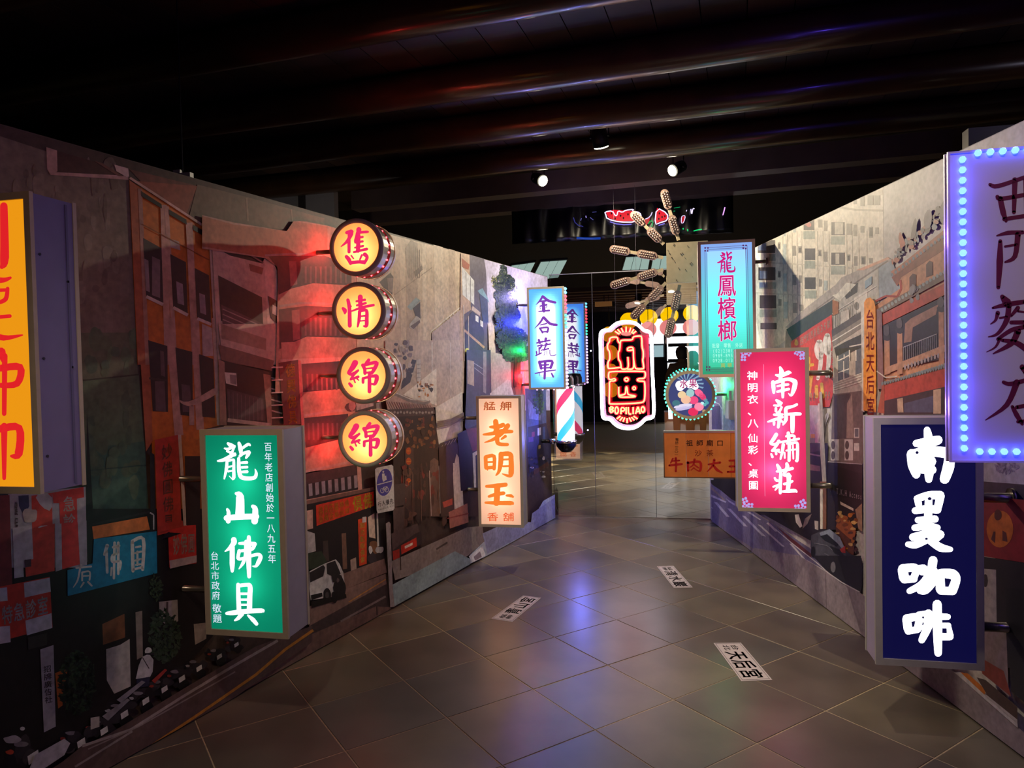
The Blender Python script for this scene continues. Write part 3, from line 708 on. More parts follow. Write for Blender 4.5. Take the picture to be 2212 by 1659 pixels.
for (x, y, a_, b_, c) in ((750, 660, 40, 60, '#7a5238'), (740, 760, 40, 40, '#3a3036'), (790, 690, 40, 30, '#b5aeb0'), (800, 750, 36, 40, '#2c2426'), (720, 690, 16, 30, '#c9c4c4')): m.blob(c, x, y, a_, b_)
# temple forecourt, kerb and road
m.part('printed_road', 'asphalt road with yellow kerb line')
m.p('#8a6a60', '500,880 830,760 850,870 500,1010'); m.p('#5a4644', '870,560 1080,480 1100,560 880,700'); m.p('#8c7c78', '870,780 1480,510 1600,500 1620,620 1480,740 900,930')
m.p('#b8c0ce', '1500,730 1780,470 1990,470 2090,300 2200,240 2200,440 1620,745 1500,800'); m.p('#9a9cc0', '1600,560 1800,470 1990,470 2000,400 2200,260 2200,440 1640,720')
m.p('#8fa0a6', '880,965 1380,700 1500,760 1500,805 890,1140'); m.p('#e2dfe4', '1490,740 1600,660 1625,735 1520,790'); m.p('#8c7c88', '1530,745 1580,700 1595,745 1540,775')
m.p('#3a2a2a', '870,700 1060,560 1110,540 1115,640 880,770'); m.p('#c8321e', '945,655 1070,590 1075,660 950,725'); m.p('#b02a1c', '880,700 935,680 935,750 885,770'); m.p('#f0d8c8', '975,660 1040,630 1040,650 978,680'); m.line('#3a2420', 8, '940,720 945,850'); m.line('#4a3c38', 14, '1230,685 1320,630')
m.p('#8c6e64', '230,1140 500,1010 840,880 850,990 230,1300'); m.p('#4a3c3c', '240,1290 620,1080 850,960 880,1000 880,1145 700,1210 250,1380'); m.p('#7c6058', '-1500,2390 0,1510 250,1360 760,1140 870,1145 890,1160 250,1545 0,1690 -1500,2560')
m.line('#d08a3a', 16, '-900,2030 0,1495 240,1330'); m.line('#c98a4a', 9, '545,1105 840,925'); m.line('#8a7a78', 16, '480,1260 840,1060')
m.line('#3a2c2a', 10, '768,1140 770,1210')
m.part('printed_white_car', 'white car at the kerb')
m.p('#d8d4d0', '230,860 350,800 440,765 470,800 500,870 510,950 500,1050 240,1090 230,1000'); m.p('#2a2628', '232,870 340,810 355,830 340,900 235,950'); m.p('#2a2628', '365,800 435,775 450,810 480,880 410,900 370,880'); m.line('#d8d4d0', 9, '362,795 350,905')
m.blob('#1c181a', 370, 1050, 32, 55, 12, .08); m.blob('#4c4648', 370, 1050, 15, 28, 10, .08); m.p('#1c181a', '240,1050 330,1030 335,1060 245,1090'); m.p('#15100f', '240,1100 520,1040 525,1070 250,1150')
m.blob('#1e191b', 470, 980, 50, 100); m.blob('#2c2628', 440, 910, 40, 40); m.blob('#141012', 430, 1060, 30, 50); m.blob('#6a5a58', 455, 930, 10, 18)
# street pole with pedestrian and cycle sign
m.part('printed_street_pole', 'grey street pole')
m.p('#9a8c8c', '825,480 850,465 862,480 880,1000 895,1140 860,1145 845,900'); m.p('#cfc8c0', '768,400 780,398 790,660 775,665')
m.v('E'); m.p('#9c9494', '1115,580 1160,570 1170,640 1120,650')
m.part('printed_cycle_sign', 'white sign plate with a blue disc for walkers and cyclists')
m.v('E'); m.p('#d9d6d2', '1065,1210 1080,1195 1225,1165 1240,1180 1252,1580 1240,1600 1090,1630 1080,1600'); q = [(1155 + 75 * math.cos(t), 1333 + 128 * math.sin(t) - 20 * math.cos(t)) for t in [k * .2618 for k in range(24)]]
m.p('#4a44a0', ' '.join('%f,%f' % a for a in q)); m.line('#d9d6d2', 9, '1082,1358 1232,1318')
m.blob('#d9d6d2', 1143, 1232, 9, 11, 8, .05); m.p('#d9d6d2', '1130,1250 1155,1248 1160,1320 1142,1328 1132,1300'); m.p('#d9d6d2', '1158,1272 1170,1270 1175,1310 1158,1316')
for cx in (1133, 1177):
    q = [(cx + 17 * math.cos(t), 1408 - (cx - 1155) * .2 + 22 * math.sin(t)) for t in [k * .5236 for k in range(13)]]; m.line('#d9d6d2', 5, ' '.join('%f,%f' % a for a in q))
m.line('#d9d6d2', 5, '1133,1410 1148,1380 1180,1372 1177,1404 1155,1408 1148,1380'); m.line('#d9d6d2', 5, '1155,1408 1180,1372')
m.text('#3a3634', '行人優先', '1088,1520 1240,1480 1245,1535 1092,1570', False, .015); m.text('#6a6462', 'Pedestrian Priority', '1092,1585 1245,1545 1246,1562 1094,1604', False)
m.part('printed_camera'); m.p('#5a2c30', '785,600 900,550 915,640 830,670', 1); m.blob('#b5767a', 868, 605, 34, 48, 12, .05); m.p('#bfa6a4', '920,575 1090,580 1090,605 930,650')
# ---- lower left: clinic signs, blue shop sign, scooters, road
m.part('printed_dark_arcade'); m.v('C'); m.p('#1b1616', '-400,-100 1400,-100 1420,760 1300,900 400,1580 -400,1900')
m.v('B'); m.p('#1d1918', '570,590 610,1240 610,1659 560,1659'); m.p('#2b2326', '1000,870 1030,890 1050,1659 1010,1659')
m.part('printed_clinic_signs', 'red and white clinic signboards')
m.p('#b2aab4', '30,1160 560,1110 570,1659 40,1659'); m.p('#7a2a30', '-300,1180 40,1165 60,1800 -300,1900'); m.p('#d8473c', '190,1170 330,1150 340,1659 200,1659'); m.p('#c8c0c6', '205,1160 330,1150 330,1280 260,1250', 1); m.p('#d23c3a', '330,1150 545,1110 550,1180 500,1190 510,1640 395,1659 380,1220 340,1220')
m.p('#3f3a64', '100,1170 170,1165 175,1240 140,1310 105,1240'); m.blob('#c9b3ae', 180, 1310, 60, 60); m.text('#7a6f74', '健保特約', '72,1200 95,1200 105,1640 80,1640', True); m.text('#e8dcd8', '急診室', '405,1170 490,1160 490,1520 405,1530', True); m.p('#e8dcd8', '235,1375 315,1370 315,1400 240,1410', 1); m.text('#e8dcd8', '夜間', '265,1440 300,1440 300,1590 265,1590', True)
m.v('C'); m.p('#d8473c', '130,60 345,0 345,320 150,360'); m.p('#c8c0c8', '60,30 190,10 200,240 130,250 135,360 70,370'); m.p('#4a2a3c', '140,245 185,240 185,290 145,295'); m.p('#d23c3a', '390,0 505,-10 515,275 395,310'); m.p('#b2aab4', '345,0 390,0 395,310 350,325'); m.p('#b2aab4', '500,-10 560,-20 565,260 515,275')
m.p('#d23c30', '-300,480 310,360 330,700 -300,870'); m.p('#c9c0cc', '135,400 310,365 318,460 140,500'); m.p('#c9c0cc', '-300,470 20,430 25,520 -300,560'); m.p('#c9c0cc', '145,655 322,605 328,705 155,755'); m.p('#c9c0cc', '-300,720 40,690 45,800 -300,860'); m.text('#e6dadc', '特急診室', '-20,560 300,480 305,610 -15,690', False, .03)
m.part('printed_orange_awning'); m.v('B'); m.p('#d8773c', '605,1380 980,1310 1000,1400 615,1465'); m.line('#2a2226', 14, '605,1365 1000,1280'); m.line('#b5b0b4', 10, '1000,1285 1025,1300 1025,1400')
m.part('printed_blue_signboard', 'blue shop signboard with three white brush characters')
m.v('C'); m.p('#1f7fa3', '610,105 1035,52 1040,335 432,490 430,315 600,270'); m.v('C')
m.raw(strokes(VW['C'], '520 280 14, 500 380 12, 470 430 6; 490 300 12, 590 290 14; 530 330 12, 580 325 12, 580 380 12; 530 330 12, 530 385 12; 535 355 10, 580 352 10; 540 400 14, 520 430 8; 570 395 14, 595 420 12;'
    '700 150 26, 680 210 16; 695 190 20, 700 330 18; 740 160 18, 780 150 18; 770 150 18, 770 200 16, 735 215 16, 735 260 16, 790 255 16, 785 310 14; 750 130 18, 745 370 16; 775 130 18, 775 340 16; 730 300 14,725 350 12;'
    '870 130 24, 875 320 22; 870 120 22, 945 105 24, 940 310 22; 880 310 16, 940 295 16; 895 160 14, 925 155 14; 890 200 14, 930 190 14; 905 190 14, 905 280 14; 890 250 14, 930 240 14; 895 280 12,925 275 12'), '#d4d0cc')
m.part('printed_vertical_red_sign', 'upright red signboard with faded characters')
m.v('B'); m.p('#b83a2e', '1030,790 1190,755 1215,1400 1050,1440'); m.text('#9a5a50', '妙佛圓佛具', '1075,820 1150,800 1165,1400 1090,1410', True, .03); m.line('#c4aca2', 22, '1200,755 1240,1400')
m.p('#231b1c', '1235,900 1340,900 1340,1380 1245,1370'); m.p('#c8322e', '1120,1400 1305,1385 1315,1630 1130,1659'); m.text('#c9b4ae', '妙佛圓', '1145,1440 1300,1410 1305,1560 1150,1590', False, .02); m.p('#1e1a26', '1075,1440 1150,1405 1215,1430 1140,1450', 1)
m.v('C'); m.p('#c8322e', '1120,20 1300,10 1305,260 1125,305'); m.text('#c9b4ae', '妙佛圓', '1140,70 1295,60 1295,200 1145,220', False, .02); m.p('#b9a0a6', '1120,250 1305,215 1305,262 1125,305'); m.p('#1e1a26', '1060,105 1120,60 1205,65 1130,90'); m.p('#b33a30', '1040,0 1210,-20 1215,20 1050,60')
m.part('printed_shop_clutter')
m.p('#7a4a30', '670,680 820,610 825,770 675,820'); m.p('#b5a9a4', '695,850 790,820 855,780 862,1100 750,1150 700,1060'); m.p('#8c7c74', '895,600 940,590 945,900 905,920'); m.p('#a89c98', '1055,530 1180,515 1185,660 1110,690 1060,650'); m.line('#5a4a48', 14, '1110,530 1110,680')
m.p('#a5968c', '1290,680 1380,670 1375,780 1300,820'); m.p('#33302e', '160,770 290,740 290,820 165,850'); m.p('#9c94a0', '245,850 335,820 350,1370 270,1410'); m.text('#4a4248', '招牌廣告社', '265,960 320,950 330,1210 275,1220', True); m.p('#b05c28', '350,1010 430,980 440,1200 370,1250')
m.leaves(['#26332a', '#33452f', '#1c261f'], (500, 1080, 120, 220), 130, 20); m.leaves(['#26332a', '#33452f', '#3c4a3a'], (1090, 760, 110, 180), 120, 16); m.leaves(['#26332a', '#3c4a34'], (1030, 430, 40, 90), 40, 14)
m.part('printed_rider', 'rider in white shirt and cap')
m.p('#c6bfc4', '940,900 985,880 1015,920 1010,1000 990,1040 895,1050 915,960'); m.p('#d4ced0', '955,860 970,835 1000,840 1005,870 960,880', 1); m.p('#2c2630', '955,875 1020,875 1015,890 955,885'); m.p('#2d2c44', '900,1050 990,1035 985,1100 900,1110'); m.line('#4a4048', 6, '940,905 985,980')
m.part('printed_scooters', 'row of parked scooters along the kerb')
random.seed(11)
for (x, y, s) in ((1560, 820, .7), (1440, 900, .8), (1300, 980, .9), (1180, 1050, 1), (1060, 1120, 1), (930, 1200, 1.1), (780, 1290, 1.2), (640, 1400, 1.2), (480, 1480, 1.3), (150, 1580, 1.8)):
    for _ in range(9): m.blob(random.choice(['#15121a', '#241f26', '#2e282e', '#191519', '#3a3236']), x + random.uniform(-70, 70) * s, y + random.uniform(-60, 40) * s, random.uniform(20, 50) * s, random.uniform(16, 42) * s)
    m.blob('#0e0c10', x + 40 * s, y + 40 * s, 40 * s, 44 * s, 12, .06); m.blob('#7a7078', x - 20 * s, y - 50 * s, 26 * s, 12 * s); m.p('#d2cccc', '%f,%f %f,%f %f,%f %f,%f' % (x + 5 * s, y - 5 * s, x + 45 * s, y - 30 * s, x + 50 * s, y + 2 * s, x + 10 * s, y + 28 * s))
    m.blob(random.choice(['#b5442c', '#8a3024', '#a09aa0']), x - 60 * s, y - 20 * s, 16 * s, 10 * s)
m.p('#8a828c', '760,1190 930,1060 955,1070 860,1150 790,1210'); m.p('#a83c34', '1000,1060 1090,980 1105,990 1020,1080'); m.p('#8a828c', '660,1300 830,1180 850,1190 700,1330'); m.p('#b5acb8', '200,1560 400,1450 440,1480 400,1560 250,1659 160,1659'); m.p('#a89c98', '580,1310 640,1300 640,1370 580,1390'); m.blob('#c9c4c8', 128, 1385, 18, 14, 8, .1); m.blob('#a59ca4', 60, 1460, 60, 30)
m.part('printed_near_road', 'road edge with white and yellow lines in front of the scooters')
m.p('#5c4746', '-600,2250 200,1720 380,1610 520,1500 700,1420 1250,1090 1700,830 1950,740 2085,690 2085,800 1500,1215 760,1670 300,1950 -600,2500')
m.line('#9c8c8c', 18, '520,1500 850,1390 1200,1170 1500,990 1850,790'); m.line('#8a7a7a', 9, '560,1520 900,1370 1330,1130 1560,1000'); m.line('#8f8080', 14, '470,1640 860,1400'); m.line('#c08034', 18, '300,1940 760,1650 1320,1280 1700,1020 1900,850 2090,720')
random.seed(5); m.done()

# ---------------- right partition
m = Mural(wall_r, on_right, NR)
m.part('printed_backdrop')
q = [Vector((rx(y), y, z)) + NR * .0008 for y, z in ((YR0 + .01, .01), (YR1 - .005, .01), (YR1 - .005, WALL_H - .004), (YR0 + .01, WALL_H - .004))]
V, F, C = m.parts['printed_backdrop']; V += q; F.append((0, 1, 2, 3)); C.append(lin('#d0c8c2'))
m.part('printed_apartment_tower', 'cream apartment tower with rows of windows')
m.v('K'); m.p('#e6dccb', '-300,690 110,510 760,225 1112,80 1115,650 700,1000 300,1320 -300,1500')
for x in (330, 366, 402, 440, 478, 600, 642, 690, 828, 870, 922, 985): m.line('#b5ab9c', 5, '%d,%d %d,1130' % (x, max(430, 560 - (x - 120) * .42), x + 6))
m.line('#b0a596', 16, '740,240 900,265 1110,270'); m.p('#c9beae', '985,130 1105,105 1108,150 990,165')
for y in (700, 940): m.line('#d2c7b5', 10, '120,%d 480,%d 880,%d' % (y - 30, y - 10, y + 20))
m.part('printed_tower_windows', 'windows, awnings and air vents of the tower')
for t in ('990,152 1035,228', '1042,152 1088,228', '935,140 965,235', '880,165 908,220'): m.r('#8c8278', t)
dk = '#4a4242'
for t in ('492,335 575,422', '500,565 582,655', '500,790 585,882', '135,500 270,600', '140,712 272,812', '150,930 278,1032', '155,1145 282,1195'): m.r(dk, t)
for t in ('708,360 812,462', '708,597 812,692'): m.r('#5a5050', t)
for t in ('735,362 800,455', '742,605 772,685'): m.r('#c9c0b2', t)
for t in ('490,430 580,492', '705,470 812,535', '500,662 582,722', '705,700 815,768', '502,892 592,955', '220,608 272,662', '145,828 276,880', '150,1040 282,1100'): m.r('#a7ada2', t)
for t in ('605,340 638,402', '650,348 676,430', '935,390 966,442', '1000,397 1032,482', '1050,402 1080,452', '605,575 630,625', '650,590 676,668', '830,612 856,662', '885,625 912,700', '940,626 976,690', '1000,640 1032,682', '290,518 312,572', '405,545 432,622', '450,548 476,602', '290,740 314,792', '405,770 436,850', '455,775 480,832', '610,805 634,862', '295,960 320,1012', '410,990 442,1068', '460,1003 490,1052', '826,372 870,460', '880,380 910,470'): m.r('#9a9186', t)
for t in ('330,530 358,690', '335,760 362,900', '335,980 368,1110', '650,815 680,892', '410,300 432,440', '335,420 355,470'): m.r('#b9c2c0', t)
for t in ('296,530 308,566', '456,560 470,595', '296,752 308,786', '612,585 624,618', '836,622 850,655', '946,636 966,684', '1006,404 1026,470'): m.r('#5e5650', t)
m.r('#6a7a9a', '140,520 200,580', '148,830 210,870', '150,740 210,800'); m.blob('#c4685c', 530, 375, 22, 22)
m.part('printed_metal_roof', 'grey sheet-metal roof')
m.p('#b3a9a4', '350,1180 520,1020 740,850 790,790 850,765 1150,632 1185,655 1120,710 920,830 720,965 420,1190'); m.p('#d9a890', '900,735 1150,632 1170,645 960,735'); m.line('#8c827c', 9, '380,1190 720,945 900,830 1150,660')
m.p('#3a4244', '360,1195 720,965 722,1080 560,1180 450,1255 400,1290'); m.p('#8f867e', '355,1195 405,1280 405,1400 350,1340')
m.part('printed_grey_annex'); m.p('#9aa2ac', '1080,715 1185,655 1260,870 1240,920 1060,975'); m.p('#b9b4ac', '905,840 1080,720 1085,985 970,1060 900,1080 720,1200 720,1090 740,960'); m.p('#4a4440', '790,890 920,830 915,905 830,960'); m.p('#e2ddd2', '720,930 760,915 830,830 905,845 780,975'); m.line('#d6d0c8', 6, '860,820 860,900')
m.p('#d6d0c6', '890,950 990,890 1000,1020 890,1080'); m.blob('#8c867e', 912, 1015, 20, 34, 10, .05); m.line('#d8d2ca', 7, '720,1075 1060,860'); m.p('#8aa0b0', '975,820 1030,780 1030,840 978,880')
for k in range(12): m.line('#8a8078', 4, '%d,%d %d,%d' % (730 + k * 16, 1085 - k * 9, 730 + k * 16, 1190 - k * 10))
m.p('#c4bcb2', '790,1060 850,1040 855,1130 790,1150'); m.p('#a5673c', '722,965 770,980 770,1070 724,1090')
m.part('printed_red_billboard', 'red billboard with big white figures')
m.p('#d4463c', '400,1290 560,1180 718,1080 738,1659 700,1800 400,1800'); m.v('L'); m.p('#d4463c', '400,0 738,0 735,215 700,330 400,335'); m.v('K')
m.text('#f0e4dc', '西門町西昌街35號', '470,1260 705,1110 705,1180 470,1330', False, .015); m.raw(strokes(VW['K'], '615 1290 30, 600 1340 36, 610 1400 36, 630 1420 30, 640 1370 34, 630 1290 30; 635 1380 34, 630 1480 34, 610 1580 26; 680 1240 30, 665 1300 36, 675 1370 36, 690 1380 30, 700 1320 34, 690 1240 30; 695 1330 36, 695 1450 34, 680 1560 24'), '#f3ece6')
m.raw(strokes(VW['K'], '540 1420 26, 535 1560 30, 540 1640 26; 520 1480 24, 570 1470 24; 560 1560 30, 545 1680 26, 560 1720 20; 600 1640 26, 600 1720 30; 640 1620 24, 650 1720 28'), '#f0c850'); m.text('#f0e0d8', '限大百', '712,1360 738,1340 740,1590 716,1600', True, .02); m.blob('#e8c23c', 440, 1300, 16, 30)
m.v('L'); m.text('#e8c8c4', '388-3199', '525,240 715,225 705,310 525,320', False, .02); m.r('#b8bec8', '528,345 612,640'); m.r('#d2ccd0', '612,330 640,640'); m.r('#c9b04a', '555,570 590,605'); m.r('#8aa08c', '530,600 600,640')
m.part('printed_old_house', 'weathered balcony house with white windows')
m.v('K'); m.p('#c2b6aa', '720,1210 970,1040 985,1659 740,1659'); m.p('#5c5450', '720,1200 960,1050 960,1110 722,1260'); m.p('#8c8278', '722,1255 960,1105 962,1180 730,1330'); m.line('#e4ddd4', 8, '722,1290 960,1145'); m.p('#4a4440', '740,1340 830,1290 960,1230 965,1330 860,1380 760,1420')
m.r('#6e7480', '775,1400 862,1560,-45', '912,1355 962,1510,-20'); m.line('#ece6de', 9, '775,1440 860,1395'); m.line('#ece6de', 9, '820,1390 822,1540'); m.line('#ece6de', 9, '770,1400 775,1560 862,1515 862,1355'); m.line('#ece6de', 8, '912,1355 914,1510 962,1490'); m.line('#d8d0c6', 10, '860,1330 960,1310')
m.v('L'); m.p('#bfb3a8', '735,0 985,0 985,400 735,250'); m.r('#6e7480', '775,0 862,155,-30', '912,0 962,110,-20'); m.line('#ece6de', 8, '775,90 862,60'); m.line('#ece6de', 8, '820,0 822,150')
for k in range(4): m.line('#ddd6cc', 7, '740,%d 960,%d' % (175 + 18 * k, 95 + 22 * k))
m.p('#7a6a66', '735,260 975,230 975,800 720,790'); m.p('#5a4a50', '750,270 870,250 880,600 750,610'); m.p('#a58e84', '850,330 890,250 905,600 845,600')
m.r('#dcd4ce', '905,520 945,600', '905,640 945,700'); m.r('#6e7078', '912,528 940,590')
for x in (720, 830): m.r('#cfc4c0', '%d,610 %d,775' % (x, x + 66)); m.blob('#5a4c4c', x + 20, 655, 16, 34, 12, .05); m.blob('#5a4c4c', x + 20, 735, 16, 34, 12, .05)
m.part('printed_dark_shop', 'dark shop front with lettered awning')
m.p('#2c2228', '690,790 970,800 970,1300 690,1320'); m.p('#1e181e', '700,800 968,880 968,1085 705,1050'); m.text('#cfc6cc', 'T.K.H Access', '765,985 968,1030 968,1085 765,1040', False, .02); m.line('#b5aab0', 6, '700,785 970,805')
m.p('#b0602c', '790,1195 850,1210 920,1330 900,1420 760,1300'); m.p('#6a3a24', '760,1290 910,1420 900,1560 770,1400'); m.p('#b08a70', '915,1160 968,1110 970,1330 940,1310'); m.p('#d8c8b8', '795,1095 900,1150 900,1170 800,1120')
for _ in range(26): m.blob(random.choice(['#8a4a24', '#c4742c', '#e0b06a', '#4a2c20', '#6a4030']), random.uniform(770, 930), random.uniform(1180, 1480), random.uniform(6, 24), random.uniform(6, 20))
m.part('printed_arcade'); m.p('#241c24', '-200,640 700,640 690,1320 560,1400 200,1200 -200,1130'); m.p('#4a3c44', '530,650 640,640 640,700 530,720'); m.line('#8a7c84', 12, '535,720 640,740'); m.p('#6a5058', '535,800 640,820 640,860 535,850')
m.p('#c9c0c4', '590,500 690,400 700,430 610,640 660,620 590,640'); m.p('#d8d0d0', '440,1200 470,1195 500,1290 480,1300 450,1260'); m.p('#c9beb8', '595,1245 625,1250 625,1320 598,1310'); m.p('#8a7a74', '520,1230 575,1190 540,1270 500,1310')
m.part('printed_lamp_post'); m.p('#b9aea4', '635,240 655,240 690,950 660,960 640,700'); m.p('#8a5a44', '640,940 690,940 690,1310 640,1310'); m.p('#d8d0c2', '640,1000 662,1000 662,1310 642,1310')
# road, kerb and car
m.part('printed_road', 'violet-grey road with white lane dashes')
m.p('#8d8088', '-400,900 100,1160 350,1310 560,1480 760,1659 1500,2400 1500,3200 -400,1700'); m.v('N'); m.p('#7a7090', '735,970 1060,1240 1450,1460 2212,1950 2212,2400 735,1440')
m.v('L')
for t in ('30,1205 50,1210 215,1370 195,1365', '150,1275 175,1280 365,1450 340,1445', '70,1180 95,1180 180,1240 165,1240', '220,1265 245,1265 310,1330 290,1330', '400,1425 420,1425 525,1545 505,1540', '520,1560 540,1560 700,1659 690,1659'): m.p('#d9d2d6', t)
m.v('N')
for t in ('810,1240 850,1245 1000,1420 960,1415', '970,1315 1010,1320 1215,1535 1170,1530', '735,1240 800,1320 735,1300', '950,1195 1060,1260 1060,1285 990,1240', '735,1130 960,1235 950,1250 735,1160', '1150,1405 1190,1410 1430,1650 1390,1645'): m.p('#c9c2d6', t)
m.p('#a08a84', '735,1010 950,1220 930,1225 735,1050'); m.p('#1d1824', '735,975 1060,990 1060,1200 940,1130 800,1040')
m.v('L'); m.p('#6a3038', '300,1290 430,1390 580,1510 572,1535 420,1420'); m.line('#e0d9dc', 7, '230,1260 420,1420 600,1560 720,1659')
m.part('printed_dark_car', 'dark hatchback parked at the kerb')
m.p('#4a4854', '575,1360 640,1330 720,1310 800,1370 850,1480 960,1560 970,1760 760,1660 590,1530 570,1450'); m.p('#8c92a4', '640,1340 720,1312 800,1375 845,1470 840,1490 780,1420 700,1350 650,1365'); m.p('#1a1a22', '645,1365 700,1352 790,1430 780,1450 680,1400'); m.p('#b83a34', '800,1470 845,1440 845,1500 815,1495'); m.blob('#101014', 590, 1490, 18, 45, 12, .05); m.blob('#101014', 748, 1620, 24, 55, 12, .05); m.blob('#77747c', 748, 1615, 11, 30, 10, .05); m.p('#a5a4b0', '895,1545 935,1570 935,1590 895,1570'); m.line('#6a6874', 8, '680,1500 860,1600')
m.p('#2c2a32', '850,1490 975,1540 975,1780 860,1640'); m.line('#77747f', 6, '600,1420 700,1440 800,1520'); m.p('#1a1a22', '720,1440 800,1470 850,1540 760,1500')
m.v('M'); m.p('#1b191f', '590,0 970,0 970,290 820,215 690,110'); m.blob('#77747c', 750, 90, 20, 45, 10, .05); m.line('#c9c0c4', 9, '470,0 690,120 820,210 960,285')
m.p('#93848c', '130,-60 480,0 700,130 820,220 965,290 1300,560 2400,1500 2400,2000 600,700 -100,160'); m.line('#7c6c74', 8, '690,140 700,440')
# temple
m.part('printed_temple', 'red temple with tiled roofs, dragon ridge and balcony')
m.v('K'); m.p('#c98e6e', '1060,1010 1260,870 1200,790 1620,470 2300,60 2300,1659 1080,1659')
m.p('#8c4a3a', '1185,790 1260,740 1620,440 2300,-20 2300,120 1620,560 1260,790 1230,860'); m.p('#b5705a', '1180,745 1260,690 1620,400 1620,450 1260,740 1200,780')
for k in range(16): m.blob('#7c8490', 1190 + k * 28, 770 - k * 21, 11, 15, 8, .1)
for _ in range(70):
    t = random.random(); m.blob(random.choice(['#9a8078', '#7a6a70', '#b56a54', '#8a9098', '#6a5a60', '#c08070']), 1190 + t * 430 + random.uniform(-12, 12), 690 - t * 330 - random.uniform(0, 70 + 90 * t), random.uniform(7, 24), random.uniform(8, 30))
m.p('#c4523c', '1240,500 1250,425 1275,470 1300,540 1260,560', 1); m.p('#7c6a6a', '1335,480 1370,315 1390,360 1380,460 1350,500', 1); m.p('#8a7a80', '1440,320 1480,250 1510,290 1500,400 1450,420', 1); m.p('#7a6a70', '1560,260 1600,180 1640,120 1640,380 1570,380', 1)
for (x, y) in ((1352, 830), (1482, 730)): m.p('#5a2c34', '%d,%d %d,%d %d,%d %d,%d %d,%d' % (x - 26, y + 60, x - 26, y - 40, x, y - 70, x + 26, y - 60, x + 26, y + 40), 0)
m.line('#a83a34', 16, '1060,975 1140,935 1230,940 1260,880 1255,810')
m.p('#7c665c', '1075,1040 1260,930 1620,740 2300,400 2300,480 1620,800 1100,1080')
for k in range(20): m.blob('#99a0a0', 1090 + k * 27, 1060 - k * 16.5, 12, 16, 8, .1)
m.p('#b84a3c', '1090,1090 1620,830 2300,500 2300,600 1620,920 1130,1160'); m.p('#2e2838', '1120,1170 1620,930 2300,620 2300,1200 1620,1420 1140,1520'); m.p('#9c7468', '1300,1150 1345,1110 1560,1000 1540,1080 1360,1180 1350,1290 1290,1300')
for x, y0 in ((1155, 1270), (1255, 1215), (1580, 1050)): m.p('#b9866e', '%d,%d %d,%d %d,1540 %d,1550' % (x - 18, y0, x + 22, y0 - 14, x + 26, x - 16)); m.blob('#39313c', x, y0 - 12, 34, 26, 10, .15); m.blob('#5a5058', x, y0 - 70, 26, 44, 10, .2)
m.p('#b98c78', '1150,1490 1290,1440 1620,1310 1620,1365 1290,1490 1160,1540')
m.line('#9a96a0', 7, '1285,1335 1550,1230')
for k in range(17): m.line('#8f8c98', 4, '%d,%d %d,%d' % (1290 + k * 16, 1335 - k * 6.4, 1290 + k * 16, 1440 - k * 6))
for k in range(11): m.blob('#a0929a', 1300 + k * 26, 1490 - k * 9, 9, 22, 8, .1)
m.p('#9c5a48', '1120,1620 1620,1470 2300,1260 2300,1330 1620,1530 1130,1659')
for k in range(26): m.blob('#8f98a0', 1130 + k * 20, 1620 - k * 6.2, 9, 14, 8, .1)
m.p('#8a6468', '1080,1040 1120,1060 1135,1659 1090,1659'); m.line('#c9beb8', 9, '1080,1520 1150,1570 1240,1560')
for _ in range(10): m.blob('#8c8488', 1375 + random.uniform(-30, 30), 920 + random.uniform(-60, 60), 16, 24)
m.v('L'); m.p('#b5443a', '1125,195 1620,60 2300,-100 2300,80 1620,200 1140,310'); m.p('#3a2c34', '1140,310 1620,200 2300,80 2300,700 1140,700'); m.p('#c2a08c', '1245,295 1290,285 1295,400 1250,400'); m.p('#c2a08c', '1530,225 1590,215 1590,410 1530,410'); m.p('#4a4a66', '1300,330 1530,270 1530,400 1300,400'); m.p('#a5503c', '1090,400 1130,180 1145,180 1145,410')
for k in range(24): m.blob('#7c858c', 1130 + k * 21, 175 - k * 5.8, 10, 16, 8, .1)
m.part('printed_yellow_signboard', 'tall yellow signboard with red characters')
m.v('K'); m.p('#d6cfc8', '955,1010 985,960 985,1659 965,1659'); m.p('#e8942e', '982,985 1000,955 1030,945 1060,975 1072,1020 1078,1700 985,1700'); m.v('L'); m.p('#d6cfc8', '968,-20 988,-20 985,400 965,385'); m.p('#e8942e', '980,-20 1076,-20 1078,400 980,385')
m.v('K'); m.text('#b8382c', '台北天后宮', '995,1030 1062,1030 1068,1880 1000,1880', True, .025)
# far right, behind the blue-lit sign
m.part('printed_red_shop_sign', 'red shop sign with an orange disc')
m.v('L'); m.p('#b9aec0', '1890,740 2700,700 2700,1000 1900,950'); m.p('#3a2a40', '1900,940 2700,1000 2700,1120 1900,1060'); m.p('#8c1f2c', '1900,1050 2700,1120 2700,1640 1920,1520'); q = [(2070 + 105 * math.cos(t), 1310 + 145 * math.sin(t)) for t in [k * .2618 for k in range(24)]]
m.p('#c8682a', ' '.join('%f,%f' % a for a in q)); m.blob('#5a2428', 2055, 1200, 30, 44, 12, .08); m.p('#5a2428', '2000,1390 2020,1330 2035,1330 2030,1420'); m.p('#5a2428', '2090,1320 2120,1340 2130,1410 2090,1400')
m.leaves(['#8a7a98', '#a090b0'], (2080, 820, 90, 60), 30, 16)
m.part('printed_dark_shop_front'); m.p('#241a24', '1900,1520 2700,1640 2700,2500 1900,2350'); m.v('M'); m.p('#a89a9c', '1930,100 2040,110 2045,560 1930,540'); m.blob('#3a2c34', 1955, 195, 20, 52, 12, .05); m.p('#8a7478', '1930,560 2120,580 2140,1100 1920,900'); m.p('#8a3c34', '1925,800 2100,900 2160,1100 1930,920'); m.p('#1a161e', '2110,250 2700,300 2700,1500 2160,1060')
